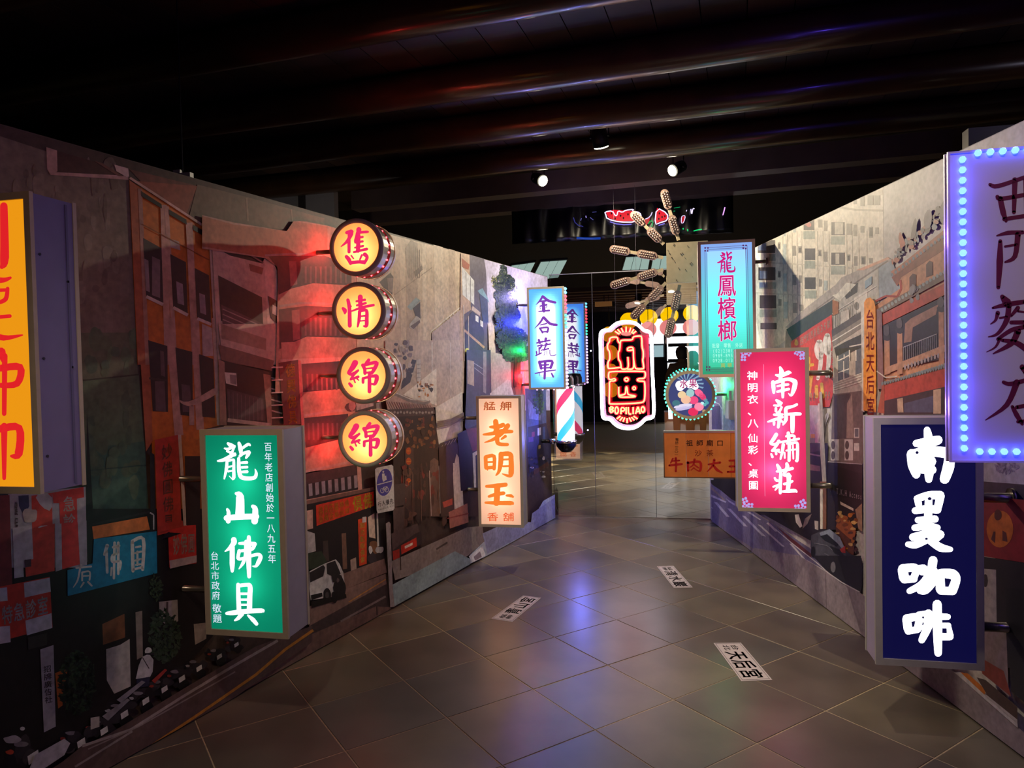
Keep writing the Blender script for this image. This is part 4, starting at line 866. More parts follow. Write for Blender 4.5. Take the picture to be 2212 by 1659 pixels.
m.p('#c9c0c4', '1710,910 1760,910 2212,1310 2212,1345'); m.p('#c87028', '1760,910 1820,920 1965,1050 1950,1085'); m.p('#4a3430', '1890,950 1960,970 2212,1180 2212,1290 1980,1100'); m.p('#b8acae', '1960,1080 2212,1280 2212,1310 1950,1090')
m.part('printed_purple_end'); m.v('N'); m.p('#8c84a8', '735,-60 880,-60 890,370 735,370'); m.line('#d8d4e0', 10, '780,40 850,70 890,140 890,370'); m.p('#5f5a80', '740,100 860,90 880,370 740,370'); m.p('#8f9ab0', '900,200 1060,200 1060,400 900,400'); m.line('#c9c6d6', 8, '900,200 1060,220')
m.done()
# ------------------------------------------------------------------ illuminated signs
m_frame = mat('sign_frame_alu', '#b4a690', .45, .05, noise=.06, nscale=30)
m_frame_g = mat('sign_frame_grey', '#a8a498', .45, .05, noise=.06, nscale=30)
m_side = mat('sign_side_sheet', '#9c98a4', .45, .25, noise=.06, nscale=14)
m_pipe = mat('sign_arm_pipe', '#8c8478', .3, .8)
m_black = mat('black_metal', '#0c0c0e', .45, .3)
def rect_from_px(tl, tr, br, bl, y):
    P = [on_y(*p, y) for p in (tl, tr, br, bl)]
    return (P[0].x + P[3].x) / 2, (P[1].x + P[2].x) / 2, (P[2].z + P[3].z) / 2, (P[0].z + P[1].z) / 2
def lightbox(name, label, cat, px, y, th, face, strength, rim=.02, frame=None, side=None, arms=(), wall='L', arm_r=.014, face_fn=None, group=None, lip=.012, tcol=None, lamp=0):
    x0, x1, z0, z1 = rect_from_px(*px, y)
    root = empty(name, ((x0 + x1) / 2, y + th / 2, z0), label, cat, group)
    frame = frame or m_frame; side = side or m_side
    b = MB()   # sheet-metal body: four sides
    b.add([(x0, y + lip, z0), (x1, y + lip, z0), (x1, y + lip, z1), (x0, y + lip, z1), (x0, y + th - lip, z0), (x1, y + th - lip, z0), (x1, y + th - lip, z1), (x0, y + th - lip, z1)],
          [(0, 4, 5, 1), (1, 5, 6, 2), (2, 6, 7, 3), (3, 7, 4, 0)] + ([] if tcol else [(0, 1, 2, 3), (4, 7, 6, 5)]))
    b.build('body', side, root)
    for s, ya, yb in ((1, y - .002, y + lip), (-1, y + th - lip, y + th + .002)):
        f = MB(); e = .003
        X0, X1, Z0, Z1 = x0 - e, x1 + e, z0 - e, z1 + e
        for (a0, a1, c0, c1) in ((X0, x0 + rim, Z0, Z1), (x1 - rim, X1, Z0, Z1), (x0 + rim, x1 - rim, Z0, z0 + rim), (x0 + rim, x1 - rim, z1 - rim, Z1)):
            f.box((a0, ya, c0), (a1, yb, c1))
        f.build('frame', frame, root)
    for fy, nm in ((y + .005, 'front_face'), (y + th - .005, 'back_face')):
        a0, a1, c0, c1 = x0 + rim, x1 - rim, z0 + rim, z1 - rim
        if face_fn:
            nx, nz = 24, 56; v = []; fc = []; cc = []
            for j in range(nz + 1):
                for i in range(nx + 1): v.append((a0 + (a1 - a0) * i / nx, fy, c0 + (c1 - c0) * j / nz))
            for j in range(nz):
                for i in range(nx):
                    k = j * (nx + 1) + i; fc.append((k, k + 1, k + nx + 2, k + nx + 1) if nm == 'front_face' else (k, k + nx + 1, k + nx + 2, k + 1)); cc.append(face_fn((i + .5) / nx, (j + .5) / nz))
            obj(nm, v, fc, attr_mat('lit_print_glow_%g' % strength, strength, .4, .0), root, cols=cc)
        else:
            v = [(a0, fy, c0), (a1, fy, c0), (a1, fy, c1), (a0, fy, c1)]
            obj(nm, v, [(0, 1, 2, 3)] if nm == 'front_face' else [(3, 2, 1, 0)], backlit(face, strength, tcol) if tcol else glow(face, strength), root)
    if tcol:
        for q in (.25, .5, .75): sign_lamp(root, ((x0 + x1) / 2, y + th / 2, z0 + (z1 - z0) * q), lamp)
    yc = y + th / 2
    for az in arms:
        xw = (lx(yc) if wall == 'L' else rx(yc)); xe = x0 if wall == 'L' else x1
        MB().tube([(xw, yc, az), (xe, yc, az)], arm_r, 12).build('wall_arm', m_pipe, root, True)
        sgn = 1 if wall == 'L' else -1
        MB().tube([(xw, yc, az), (xw + sgn * .012, yc, az)], arm_r * 2, 12).build('wall_flange', m_pipe, root, True)
    root['x0'], root['x1'] = x0, x1
    return root, (x0, x1, z0, z1)
def letters(root, y, th, polys, m, name='character', back=False, box=None, lift=0, label=None):
    """print on the front face; with back=True also the same words for readers on the other side"""
    print_polys(name, polys, lambda a, b: on_y(a, b, y + .0042 - lift), Vector(), m, root, label)
    if back:
        x0, x1, z0, z1 = box; v = []; f = []
        for q in polys:
            n = len(v)
            for a, b in q:
                p = on_y(a, b, y); v.append((x0 + x1 - p.x, y + th - .0042 + lift, p.z))
            f.append(tuple(range(n, n + len(q))))
        obj(name, v, f, m, root)
def clean(root):
    for k in ('x0', 'x1'):
        if k in root: del root[k]
def fatten(t, k):
    out = []
    for st in t.split(';'):
        pts = []
        for p in st.split(','):
            a = p.split()
            if len(a) == 3: a[2] = '%g' % (float(a[2]) * k)
            pts.append(' '.join(a))
        out.append(', '.join(pts))
    return '; '.join(out)
def letters_text(root, y, th, text, quad, vertical, bold, m, pad=.04, back=False, box=None):
    tl, tr, br, bl = quad; n = len(text)
    for i, ch in enumerate(text):
        if not ch.strip(): continue
        a, b = (i + pad) / n, (i + 1 - pad) / n
        if vertical: q = (lerp2(tl, bl, a), lerp2(tr, br, a), lerp2(tr, br, b), lerp2(tl, bl, b))
        else: q = (lerp2(tl, tr, a), lerp2(tl, tr, b), lerp2(bl, br, b), lerp2(bl, br, a))
        letters(root, y, th, glyph_polys(ch, q, bold), m, 'small_character', back, box)
ST = {}
ST['long'] = '395 135 40, 440 165 75, 490 190 60; 340 215 25, 400 225 45, 500 180 45; 380 260 35, 440 285 45; 490 200 40, 470 260 40, 440 310 40; 230 420 30, 330 400 60, 500 310 60, 505 330 35; 380 410 45, 370 550 55, 335 710 25; 390 420 40, 480 400 40, 490 430 45, 490 560 50, 490 690 55, 470 730 10; 470 720 20, 415 665 10; 400 520 35, 470 500 25; 400 590 35, 470 580 25; 575 130 50, 600 220 75, 610 330 40; 620 220 40, 720 150 50, 755 165 30; 590 340 45, 640 300 50, 740 270 50, 720 320 60, 690 370 35; 570 380 50, 575 560 65, 610 680 70, 720 705 65, 830 690 60, 855 620 50, 835 550 10; 610 450 40, 700 445 50; 620 525 40,705 520 45; 620 600 40, 705 595 50'
ST['shan'] = '530 950 50, 590 1000 130, 590 1280 150; 385 1210 45, 405 1260 60, 400 1400 80; 370 1350 90, 600 1330 95, 860 1325 90; 800 1160 60, 840 1210 90, 830 1400 110'
ST['fo'] = '490 120 90, 490 170 90, 420 260 60, 345 310 12; 465 240 80, 465 500 85, 465 630 50; 580 180 40, 680 180 60, 830 190 70; 830 200 60, 790 270 56, 700 290 50, 570 305 46; 580 300 56, 560 420 56, 620 430 50, 730 395 50, 880 360 55, 925 400 70, 890 490 70, 850 550 45, 790 550 10; 690 150 60, 680 380 56, 640 500 56, 575 595 15; 735 75 60, 735 200 76, 735 500 80, 740 720 60'
ST['ju'] = '560 850 60, 565 1040 70, 575 1270 76; 560 870 60, 700 855 60, 755 880 76, 750 1060 84, 745 1270 86; 600 1000 40, 720 1000 40; 600 1095 36, 720 1095 36; 600 1180 34, 720 1180 34; 375 1320 50, 480 1310 80, 700 1285 80, 940 1275 76, 975 1290 30; 620 1330 76, 560 1400 60, 505 1435 25; 720 1350 30, 800 1420 70, 860 1490 60'
ST['nan'] = '930 330 50, 960 420 100, 940 520 90, 930 600 60; 840 490 40, 950 500 80, 1100 440 90, 1150 440 40; 780 640 80, 790 760 84, 795 860 56; 760 665 50, 900 625 76, 1080 575 66, 1200 605 90, 1245 650 104, 1215 800 96, 1160 920 50, 1105 875 15; 870 725 40, 990 700 56, 1100 690 46; 870 840 50, 980 815 64, 1110 785 56; 990 620 70, 985 800 70, 985 955 55'
ST['xin'] = '850 1020 50, 920 1080 100, 930 1130 50; 800 1130 40, 900 1130 50, 960 1080 50; 840 1190 56, 840 1250 56; 960 1170 50, 920 1250 50, 860 1290 40; 800 1325 46, 900 1330 60, 980 1320 46; 670 1475 30, 800 1435 66, 980 1375 50; 920 1300 66, 910 1450 76, 890 1590 56; 800 1490 60, 800 1535 46; 940 1440 46, 985 1485 46; 1280 1110 56, 1200 1150 56, 1060 1190 80, 1050 1300 76, 1050 1430 80, 990 1540 30; 1100 1315 56, 1250 1310 74, 1350 1310 66; 1190 1330 96, 1190 1500 96, 1190 1680 80'
ST['xiu'] = '800 80 76, 740 180 76, 690 255 56, 780 275 60, 840 225 44; 850 215 70, 790 320 50, 720 400 50; 720 405 44, 850 385 50; 790 400 54, 800 470 46; 830 400 46, 865 435 36; 700 470 40, 725 525 50; 1040 50 66, 1060 300 66, 1055 595 62; 1000 115 46, 1100 100 50, 1165 115 46, 1150 170 44; 880 232 44, 1050 205 50, 1250 165 46; 1010 262 34, 1150 240 34; 940 285 70, 920 420 60, 885 565 36; 1090 265 40, 1205 240 54, 1225 350 62, 1215 600 60, 1175 590 10; 1130 270 32, 1135 420 34, 1140 560 32; 1000 400 34, 1180 375 34; 965 440 34, 970 545 36'
ST['zhuang'] = '820 685 50, 860 760 80, 900 870 56; 1010 660 60, 1020 740 84, 960 850 56; 810 815 40, 950 795 60, 1120 755 62; 770 945 40, 800 990 54, 850 1000 46; 740 1120 36, 850 1085 54; 780 1185 30, 830 1120 46; 890 880 66, 880 1080 70, 880 1245 56; 960 1065 54, 1050 1045 60, 1120 1010 46; 1040 885 96, 1050 1000 84, 1030 1190 84; 930 1215 46, 1050 1205 72, 1170 1200 72, 1205 1220 40; 950 890 46, 1080 910 56'
ST['jiu'] = '240 200 36, 300 180 36, 320 190 20; 270 200 36, 270 250 28; 400 160 56, 390 230 36; 380 200 28, 500 190 28, 525 190 18; 300 215 46, 250 310 36, 165 385 10; 270 300 36, 270 455 34; 390 210 50, 350 315 26; 395 240 44, 390 440 46; 360 272 22, 450 257 26; 352 332 22,450 317 26; 350 400 22, 455 377 26; 335 458 24, 505 418 32; 235 520 38, 270 560 46, 290 615 28; 290 600 36, 400 588 36, 470 592 44; 480 490 46, 510 530 36, 475 605 28; 300 505 18,330 545 16; 440 500 26, 415 555 18'
ST['qing'] = '190 1205 30, 215 1235 50, 215 1270 25; 255 1095 36, 275 1200 42, 280 1435 44; 285 1160 16, 300 1180 14; 420 1055 54, 420 1200 42; 370 1112 24, 480 1092 28; 375 1167 24, 490 1137 28; 310 1240 18, 450 1192 32, 595 1162 28; 410 1245 36, 405 1340 38, 385 1448 20; 410 1245 32, 500 1232 36, 505 1350 42, 500 1435 42, 462 1440 14; 420 1312 18, 490 1302 22; 420 1372 18, 490 1367 18'
ST['mian'] = '290 270 66, 250 340 56, 205 395 36; 205 405 36, 250 420 36, 330 370 22; 330 370 26, 270 430 28, 232 488 26; 232 490 22, 330 455 32; 270 485 16, 290 530 18; 318 485 18, 338 500 14; 215 545 30, 240 575 36; 470 232 36, 440 270 36; 390 300 36, 415 350 36, 420 408 36; 400 302 36, 500 275 36, 578 272 42, 540 360 42, 510 408 32; 430 347 16, 520 337 20; 430 402 22, 510 392 26; 395 475 32, 395 530 32; 395 475 28, 480 455 28, 570 445 42, 575 490 46, 550 550 36, 500 545 14; 480 420 36, 480 550 42, 480 650 42'
ST['jin'] = '290 175 30, 250 240 25, 190 300 5; 300 180 35, 380 240 35, 480 265 30; 255 250 20, 340 240 25; 300 260 40, 310 390 45; 255 320 20,350 300 25; 235 400 15, 390 385 25; 245 345 10, 265 355 10; 360 320 10,340 340 10'
ST['he'] = '300 490 30, 250 570 25, 170 655 5; 310 490 35, 400 580 35, 500 600 30; 260 600 15, 350 580 18; 250 650 25, 290 715 25; 250 650 20, 370 640 25, 360 710 25; 290 705 20, 370 700 20'
ST['shu'] = '235 825 30, 250 870 30; 205 870 20, 290 850 25; 340 805 35, 330 850 25; 300 850 20, 400 830 20; 220 915 20, 285 900 20, 250 950 25; 240 940 20, 240 1030 15; 200 1000 20,205 1050 15; 190 1060 15, 270 1020 20; 270 980 15, 290 970 10; 300 905 15, 410 885 20; 350 880 30, 330 930 20, 310 975 15; 300 975 20, 380 955 20; 330 985 8, 310 1060 8; 355 985 8,360 1060 7; 400 975 10, 405 1050 11, 450 1060 11, 490 1045 12'
ST['guo'] = '245 1155 40, 270 1250 35; 245 1155 30, 430 1140 35, 410 1240 35; 280 1200 20, 380 1195 20; 280 1245 20,400 1240 20; 180 1325 15, 330 1295 18, 485 1275 15; 330 1150 35, 325 1300 30, 320 1400 30; 250 1310 9, 240 1365 7; 425 1325 20, 450 1375 25'
ST['lao'] = '280 335 56, 290 420 66, 280 450 50; 215 400 25, 300 400 54, 370 375 46; 135 490 20, 230 480 40, 350 455 56, 475 455 34; 425 385 54, 350 480 46, 250 550 36, 150 585 10; 300 500 50, 300 575 48, 330 605 42, 420 610 36; 395 512 36, 350 545 20'
ST['ming'] = '160 765 42, 165 885 42; 160 760 40, 260 750 42, 262 900 38; 165 822 20, 260 818 20; 165 890 38, 250 882 36; 180 905 20,185 918 8; 345 725 56, 340 830 56, 320 930 38, 285 978 15; 340 725 46, 450 725 54, 465 800 56, 465 950 60, 440 985 36, 360 960 10; 370 790 22, 440 787 22; 370 870 22, 440 867 22'
ST['yu'] = '170 1110 30, 300 1102 50, 400 1090 46; 200 1230 28, 300 1202 46, 375 1192 42; 300 1110 66, 295 1250 66, 290 1310 66; 160 1305 25, 300 1308 46, 460 1310 48, 485 1318 28; 410 1220 22, 460 1222 36, 488 1235 22'
ST['niurou'] = '150 1345 26, 120 1405 18; 135 1378 24, 240 1370 24; 100 1440 28, 190 1428 34, 275 1420 28; 190 1340 36, 195 1430 32, 190 1520 28; 355 1395 36, 360 1510 32; 350 1405 28, 520 1390 36, 530 1500 36, 505 1515 20; 450 1358 34, 430 1430 22, 385 1465 14; 445 1430 18, 500 1470 22; 440 1470 16, 400 1505 12; 440 1475 16, 490 1510 16; 640 1425 24, 800 1398 32; 720 1362 36, 700 1440 32, 625 1522 14; 710 1440 28, 760 1500 40, 830 1540 16; 930 1372 28, 1100 1365 28; 930 1452 26,1090 1445 26; 905 1527 28, 1120 1520 32; 1010 1370 36, 1010 1520 36'
ST['yellow'] = '20 110 40, 24 380 48, 10 430 25; -40 500 40, 20 500 26, 55 488 14; 40 545 20, 30 600 25, -10 620 20; -30 555 20, 35 552 18; -10 695 20, 52 690 20; -60 780 40, 20 805 30, 118 790 8; -40 760 26, -30 800 20; 5 880 50, 25 930 30; 0 965 36, 105 960 40, 90 1045 36, 0 1055 26; 25 900 30, 22 1205 24; 0 1285 40, 100 1280 40, 98 1415 44, 60 1428 15; 22 1270 36, 22 1545 20; -60 960 40, -60 1210 36; -60 1290 36, -62 1500 34; -70 140 36, -70 430 30'
ST['xi'] = '515 515 35, 600 530 45, 900 430 40; 770 470 60, 760 800 40; 590 640 40, 640 660 45, 980 600 40; 620 660 55, 650 800 60, 680 890 30; 660 870 40, 980 820 45; 880 450 50, 885 800 40; 980 600 50, 960 850 50'
ST['men'] = '585 1040 15, 700 1010 45, 850 1005 40; 620 1095 40, 615 1300 70, 600 1570 40; 800 1030 60, 770 1250 50, 670 1310 20; 670 1150 25, 790 1130 25; 980 1000 40, 1180 1010 50, 1180 1560 40; 990 1130 25, 1150 1120 25; 990 1250 25, 1150 1240 25; 980 1000 40, 985 1280 36'
ST['mai'] = '560 170 40, 600 220 80, 620 250 50; 475 270 20, 600 240 45, 760 215 40; 520 315 40, 500 380 25, 455 415 8; 700 270 40, 640 340 25; 700 300 20, 780 310 16; 620 240 50, 600 380 50, 520 500 30, 435 530 8; 640 400 35, 760 400 40; 540 360 20, 600 350 20; 520 550 30, 640 470 40,760 440 40; 700 480 60, 640 590 50, 480 680 12; 540 540 30, 500 620 20, 420 665 6; 560 560 30, 680 580 45, 790 650 60'
ST['dian'] = '740 800 50, 770 850 40; 570 935 30, 650 950 40, 900 880 40; 690 940 60, 600 1140 45, 410 1275 8; 650 1155 30, 690 1230 45, 740 1310 30; 690 1160 34, 900 1140 40, 890 1280 34; 700 1290 30, 900 1270 30; 800 980 40, 800 1140 36; 800 1050 28, 920 1040 24'

# ---- green sign (four white brush characters) on the left wall
Y = 2.8
r, bx = lightbox('green_sign', 'upright green light-box sign with white brush characters at the left', 'sign', ((433, 932), (608, 926), (622, 1380), (446, 1368)), Y, .19, '#0f9a7c', .42, .022, tcol='#12a880', lamp=.42, arms=(.62, 1.12))
wh = glint('#eaf4ff', 1.45)
V1, V2 = (440, 940, 7.54), (440, 1150, 7.54)
for k, v in (('long', V1), ('shan', V1), ('fo', V2), ('ju', V2)): letters(r, Y, .19, strokes(v, ST[k]), wh)
def vq(v, *c): return [(v[0] + x / v[2], v[1] + y / v[2]) for x, y in c]
letters_text(r, Y, .19, '百年老店創始於一八九五年', [(570, 954), (587, 954), (597, 1218), (579, 1218)], True, .012, glint('#dcecff', 1.0), .04)
letters_text(r, Y, .19, '台北市政府', [(454, 1190), (472, 1190), (476, 1297), (458, 1297)], True, .012, glint('#dcecff', .9), .04)
letters_text(r, Y, .19, '敬題', [(458, 1303), (478, 1303), (480, 1347), (460, 1347)], True, .012, glint('#dcecff', .9), .04)
MB().tube([((bx[0] + bx[1]) / 2 + .12, Y + .1, bx[2]), ((bx[0] + bx[1]) / 2 + .12, Y + .1, bx[2] - .035)], .011, 10).build('drain_stub', m_pipe, r)
clean(r)

# ---- yellow sign cut by the left picture edge
Y = 1.8
r, bx = lightbox('yellow_sign', 'yellow light-box sign with red characters cut by the left picture edge', 'sign', ((-90, 432), (62, 410), (86, 1066), (-75, 1062)), Y, .17, '#f29a14', .95, .018, side=mat('lilac_side', '#77719a', .45, .2, noise=.06, nscale=14), arms=(1.4, 2.0))
YC = ST['yellow'].split('; ')
for ids in ((0, 16), (1, 2, 3, 4, 5, 6), (7, 8, 9, 12), (10, 11, 13)): letters(r, Y, .17, strokes((0, 400, 2.44), '; '.join(YC[i] for i in ids if i < len(YC))), glint('#f0242a', .85))
sd = MB()
for (ax, az) in ((.03, .80), (.13, .72), (.03, .45), (.135, .42), (.03, .12)):
    p = Vector((bx[1], Y + ax, bx[2] + az * (bx[3] - bx[2]))); sd = MB().tube([p, p + Vector((.003, 0, 0))], .004, 8); sd.build('screw', mat('screw', '#3a3848', .4, .6), r)
MB().box((bx[1] - .001, Y + .128, bx[2] + .01), (bx[1] + .003, Y + .136, bx[3] - .01)).build('side_seam', mat('lilac_seam', '#5c5880', .5), r)
clean(r)

# ---- old man jade sign (peach)
Y = 5.5
r, bx = lightbox('peach_sign', 'narrow peach light-box sign with orange characters on the left wall', 'sign', ((1028, 857), (1124, 855), (1131, 1139), (1036, 1137)), Y, .16, '#f6ccae', .46, .018, tcol='#ffdcb8', lamp=.34, frame=m_frame_g, arms=(1.19, .62))
o1, o2 = glint('#ff8430', .95), glint('#ff6a34', .8)
VL = (1020, 850, 5.533)
for k in ('lao', 'ming', 'yu'): letters(r, Y, .16, strokes(VL, fatten(ST[k], 1.1)), o1, back=True, box=bx)
letters_text(r, Y, .16, '艋舺', vq(VL, (110, 95), (500, 90), (500, 205), (110, 205)), False, .02, glint('#f0702a', .5), .12, True, bx)
letters_text(r, Y, .16, '香舖', vq(VL, (150, 1420), (530, 1420), (530, 1530), (150, 1530)), False, .02, o2, .14, True, bx)
clean(r)

# ---- blue fruit-and-vegetable sign with coloured LEDs
Y = 6.6
def jh(u, v):  # white centre: inner tube glow painted over the blue vinyl
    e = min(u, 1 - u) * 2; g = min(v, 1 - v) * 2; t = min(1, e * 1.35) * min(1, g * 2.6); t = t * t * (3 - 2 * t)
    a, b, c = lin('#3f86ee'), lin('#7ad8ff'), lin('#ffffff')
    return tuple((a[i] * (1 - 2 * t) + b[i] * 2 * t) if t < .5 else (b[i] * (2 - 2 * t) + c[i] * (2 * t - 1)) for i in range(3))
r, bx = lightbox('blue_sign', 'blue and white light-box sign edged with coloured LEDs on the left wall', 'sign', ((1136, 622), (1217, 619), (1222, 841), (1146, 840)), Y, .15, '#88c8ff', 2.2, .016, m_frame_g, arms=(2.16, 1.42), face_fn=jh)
VJ = (1130, 615, 6.9125)
pm = glint('#8a44c4', .85)
for k in ('jin', 'he', 'shu', 'guo'): letters(r, Y, .15, strokes(VJ, fatten(ST[k], 1.22)), pm, back=True, box=bx)
led = MB().lathe((0, 0, 0), [(.0001, -.011), (.007, -.009), (.0115, 0), (.007, .009), (.0001, .011)], 10)
led_me = {}
def led_mesh(col, s, rad=1.0):
    k = (col, s, rad)
    if k not in led_me:
        me = bpy.data.meshes.new('led_bulb'); me.from_pydata([tuple(v * rad) for v in led.v], [], led.f); me.materials.append(glint(col, s)); me.polygons.foreach_set('use_smooth', [True] * len(me.polygons)); led_me[k] = me
    return led_me[k]
N = 27
for k in range(N):
    t = k / (N - 1); c = '#59c8ff' if t < .06 else '#ff3a4a' if t < .25 else '#35e0a0' if t < .42 else '#b8a8ff' if t < .6 else '#f0b8ff'
    place('led_bulb', led_mesh(c, 6, .95), (bx[1] + .006, Y + .05, bx[3] - .012 - t * (bx[3] - bx[2] - .02)), r)
    place('led_bulb', led_mesh(c, 6, .95), (bx[1] + .006, Y + .10, bx[3] - .012 - t * (bx[3] - bx[2] - .02)), r)
for k in range(6):
    place('led_bulb', led_mesh('#f0a0ff', 5, .8), (bx[0] + .05 + k * (bx[1] - bx[0] - .07) / 5, Y + .13, bx[2] - .006), r)
LB_ = [(.9, '#b0a0ff', 2.24, 4.5), (.9, '#3038ff', 2.0, 9.0), (.62, '#10d060', 1.74, 4.0), (.5, '#ff2030', 1.50, 5.0)]
sign_lamp(r, (bx[1] + .05, Y + .06, 1.75), 8, (.25, .30, 1), .006)  # lamp added outside the box, throws the LED strip's blue on the floor
for (dx, c, z, wt) in LB_:
    l = bpy.data.lights.new('led_glow', 'POINT'); l.energy = wt; l.color = lin(c); l.shadow_soft_size = .02
    o = bpy.data.objects.new('led_glow', l); COL.objects.link(o); o.parent = r; o.location = Vector((bx[0] - .03, Y + .11, z)) - r.location
clean(r)

# ---- cyan-green sign (dragon and phoenix) on the right wall
Y = 5.85
def lf(u, v):
    a, b, c = lin('#8fb4ff'), lin('#5ae6e4'), lin('#18a474')
    col = [a[i] + (b[i] - a[i]) * min(1, (1 - v) * 2) if v > .5 else b[i] + (c[i] - b[i]) * (1 - v * 2) for i in range(3)]
    e = 1 if (.13 < u < .87 and .05 < v < .94) else .62
    return tuple(x * e for x in col)
r, bx = lightbox('cyan_sign', 'tall cyan and green light-box sign with pink characters and a printed frame', 'sign', ((1507, 523), (1630, 517), (1634, 812), (1513, 815)), Y, .15, '#63e8f0', 1.45, .02, mat('beige_frame', '#e6d6b4', .45, .1), arms=(2.36,), wall='R', face_fn=lf)
VF = (1500, 520, 5.529)
pk, ed = glint('#e01a80', .85), glint('#ffd8f4', 1.0)
def shifted(text, f): return text
d = strokes((0, 0, 1), ST['long']); xs_ = [p[0] for q in d for p in q]; ys_ = [p[1] for q in d for p in q]; x0_, x1_, y0_, y1_ = min(xs_), max(xs_), min(ys_), max(ys_)
def fit(polys, quad):
    return [[(lambda u, v: lerp2(lerp2(quad[0], quad[1], u), lerp2(quad[3], quad[2], u), v))((a - x0_) / (x1_ - x0_), (b - y0_) / (y1_ - y0_)) for a, b in q] for q in polys]
ql = vq(VF, (268, 135), (488, 120), (492, 378), (272, 392))
letters(r, Y, .15, fit(d, ql), pk, lift=.0012)
for ch, qd in (('鳳', ((270, 395), (500, 385), (500, 668), (274, 676))), ('檳', ((272, 672), (502, 662), (502, 940), (276, 950))), ('榔', ((272, 945), (512, 935), (512, 1200), (278, 1210)))):
    letters(r, Y, .15, glyph_polys(ch, vq(VF, *qd), .045), ed, 'character_outline', lift=.0005); letters(r, Y, .15, glyph_polys(ch, vq(VF, *qd), .012), pk, lift=.0012)
lm = glint('#7a2a78', .5)
fr = []
for (a, b) in (((125, 110), (145, 1560)), ((150, 150), (170, 1535)), ((630, 55), (660, 1290)), ((610, 95), (636, 1290)), ((130, 85), (630, 55)), ((150, 108), (605, 78)), ((145, 1560), (655, 1552)), ((170, 1535), (640, 1528))):
    (p0, p1) = vq(VF, a, b); dd = math.hypot(p1[0] - p0[0], p1[1] - p0[1]); nx, ny = -(p1[1] - p0[1]) / dd * .35, (p1[0] - p0[0]) / dd * .35
    fr.append([(p0[0] + nx, p0[1] + ny), (p1[0] + nx, p1[1] + ny), (p1[0] - nx, p1[1] - ny), (p0[0] - nx, p0[1] - ny)])
for cx, cy in ((150, 108), (605, 78), (170, 1530)):
    for q in ((-22, -22), (12, -22), (-22, 12), (8, 14)):
        s0 = vq(VF, (cx + q[0] - 9, cy + q[1] - 9), (cx + q[0] + 9, cy + q[1] - 9), (cx + q[0] + 9, cy + q[1] + 9), (cx + q[0] - 9, cy + q[1] + 9)); fr.append(s0)
letters(r, Y, .15, fr, lm, 'printed_frame')
wl_ = glint('#a8ffe8', 1.0)
letters_text(r, Y, .15, '批發 零售 外送', vq(VF, (208, 1225), (578, 1218), (578, 1275), (210, 1285)), False, .03, wl_, .04)
for i, s in enumerate(('(02)2381-9', '0989-895-1', '0928-013-2')): letters_text(r, Y, .15, s, vq(VF, (215, 1290 + i * 58), (520, 1285 + i * 58), (522, 1335 + i * 58), (218, 1342 + i * 58)), False, .02, wl_, .04)
letters_text(r, Y, .15, '萬華店', vq(VF, (300, 1462), (540, 1455), (540, 1510), (302, 1518)), False, .02, glint('#b8c85a', .8), .12)
clean(r)

# ---- crimson sign (embroidery) on the right wall
Y = 4.78
r, bx = lightbox('crimson_sign', 'crimson light-box sign with big white characters and flower corners', 'sign', ((1590, 757), (1746, 749), (1750, 1107), (1597, 1102)), Y, .17, '#cc3468', .42, .02, tcol='#e8508c', lamp=.5, arms=(1.51, .80), wall='R', arm_r=.017)
wp = glint('#fff4ff', 1.7)
N1, N2 = (1590, 760, 9.759), (1590, 930, 9.218)
for k, v in (('nan', N1), ('xin', N1), ('xiu', N2), ('zhuang', N2)): letters(r, Y, .17, strokes(v, ST[k]), wp, lift=.0006)
letters_text(r, Y, .17, '神明衣、八', vq(N1, (225, 375), (465, 375), (475, 1630), (240, 1630)), True, .02, wp, .1)
letters_text(r, Y, .17, '仙彩、桌圍', vq(N2, (230, 35), (440, 35), (450, 1205), (245, 1205)), True, .02, wp, .1)
p0, p1 = vq(N1, (580, 260), (600, 1659)), vq(N2, (575, 1310))
letters(r, Y, .17, [[(p0[0][0] - .4, p0[0][1]), (p0[0][0] + .4, p0[0][1]), (p1[0][0] + .4, p1[0][1]), (p1[0][0] - .4, p1[0][1])]], glint('#ff9ac8', 1.1), 'dividing_line')
fl_ = glint('#b8a8f0', .95)
def flower(v, cx, cy, s, n=4, ph=.4):
    out = []
    for k in range(n):
        a = ph + k * 2 * math.pi / n; ux, uy = math.cos(a), math.sin(a)
        out.append([(v[0] + (cx + ux * s * .62 + s * .42 * math.cos(t)) / v[2], v[1] + (cy + uy * s * .62 + s * .42 * math.sin(t)) / v[2]) for t in [i * .785 for i in range(8)]])
    return out
for v, pts in ((N1, ((155, 30, 70), (265, 35, 62), (155, 140, 68), (1390, 20, 70), (1280, 20, 62), (1390, 110, 68))), (N2, ((175, 1390, 70), (175, 1500, 60), (285, 1500, 70), (1330, 1430, 70), (1340, 1535, 60), (1215, 1530, 70)))):
    for j, (a, b, s) in enumerate(pts): letters(r, Y, .17, flower(v, a, b, s, 4 if j % 3 else 4, .4 + j), fl_, 'printed_flower')
clean(r)

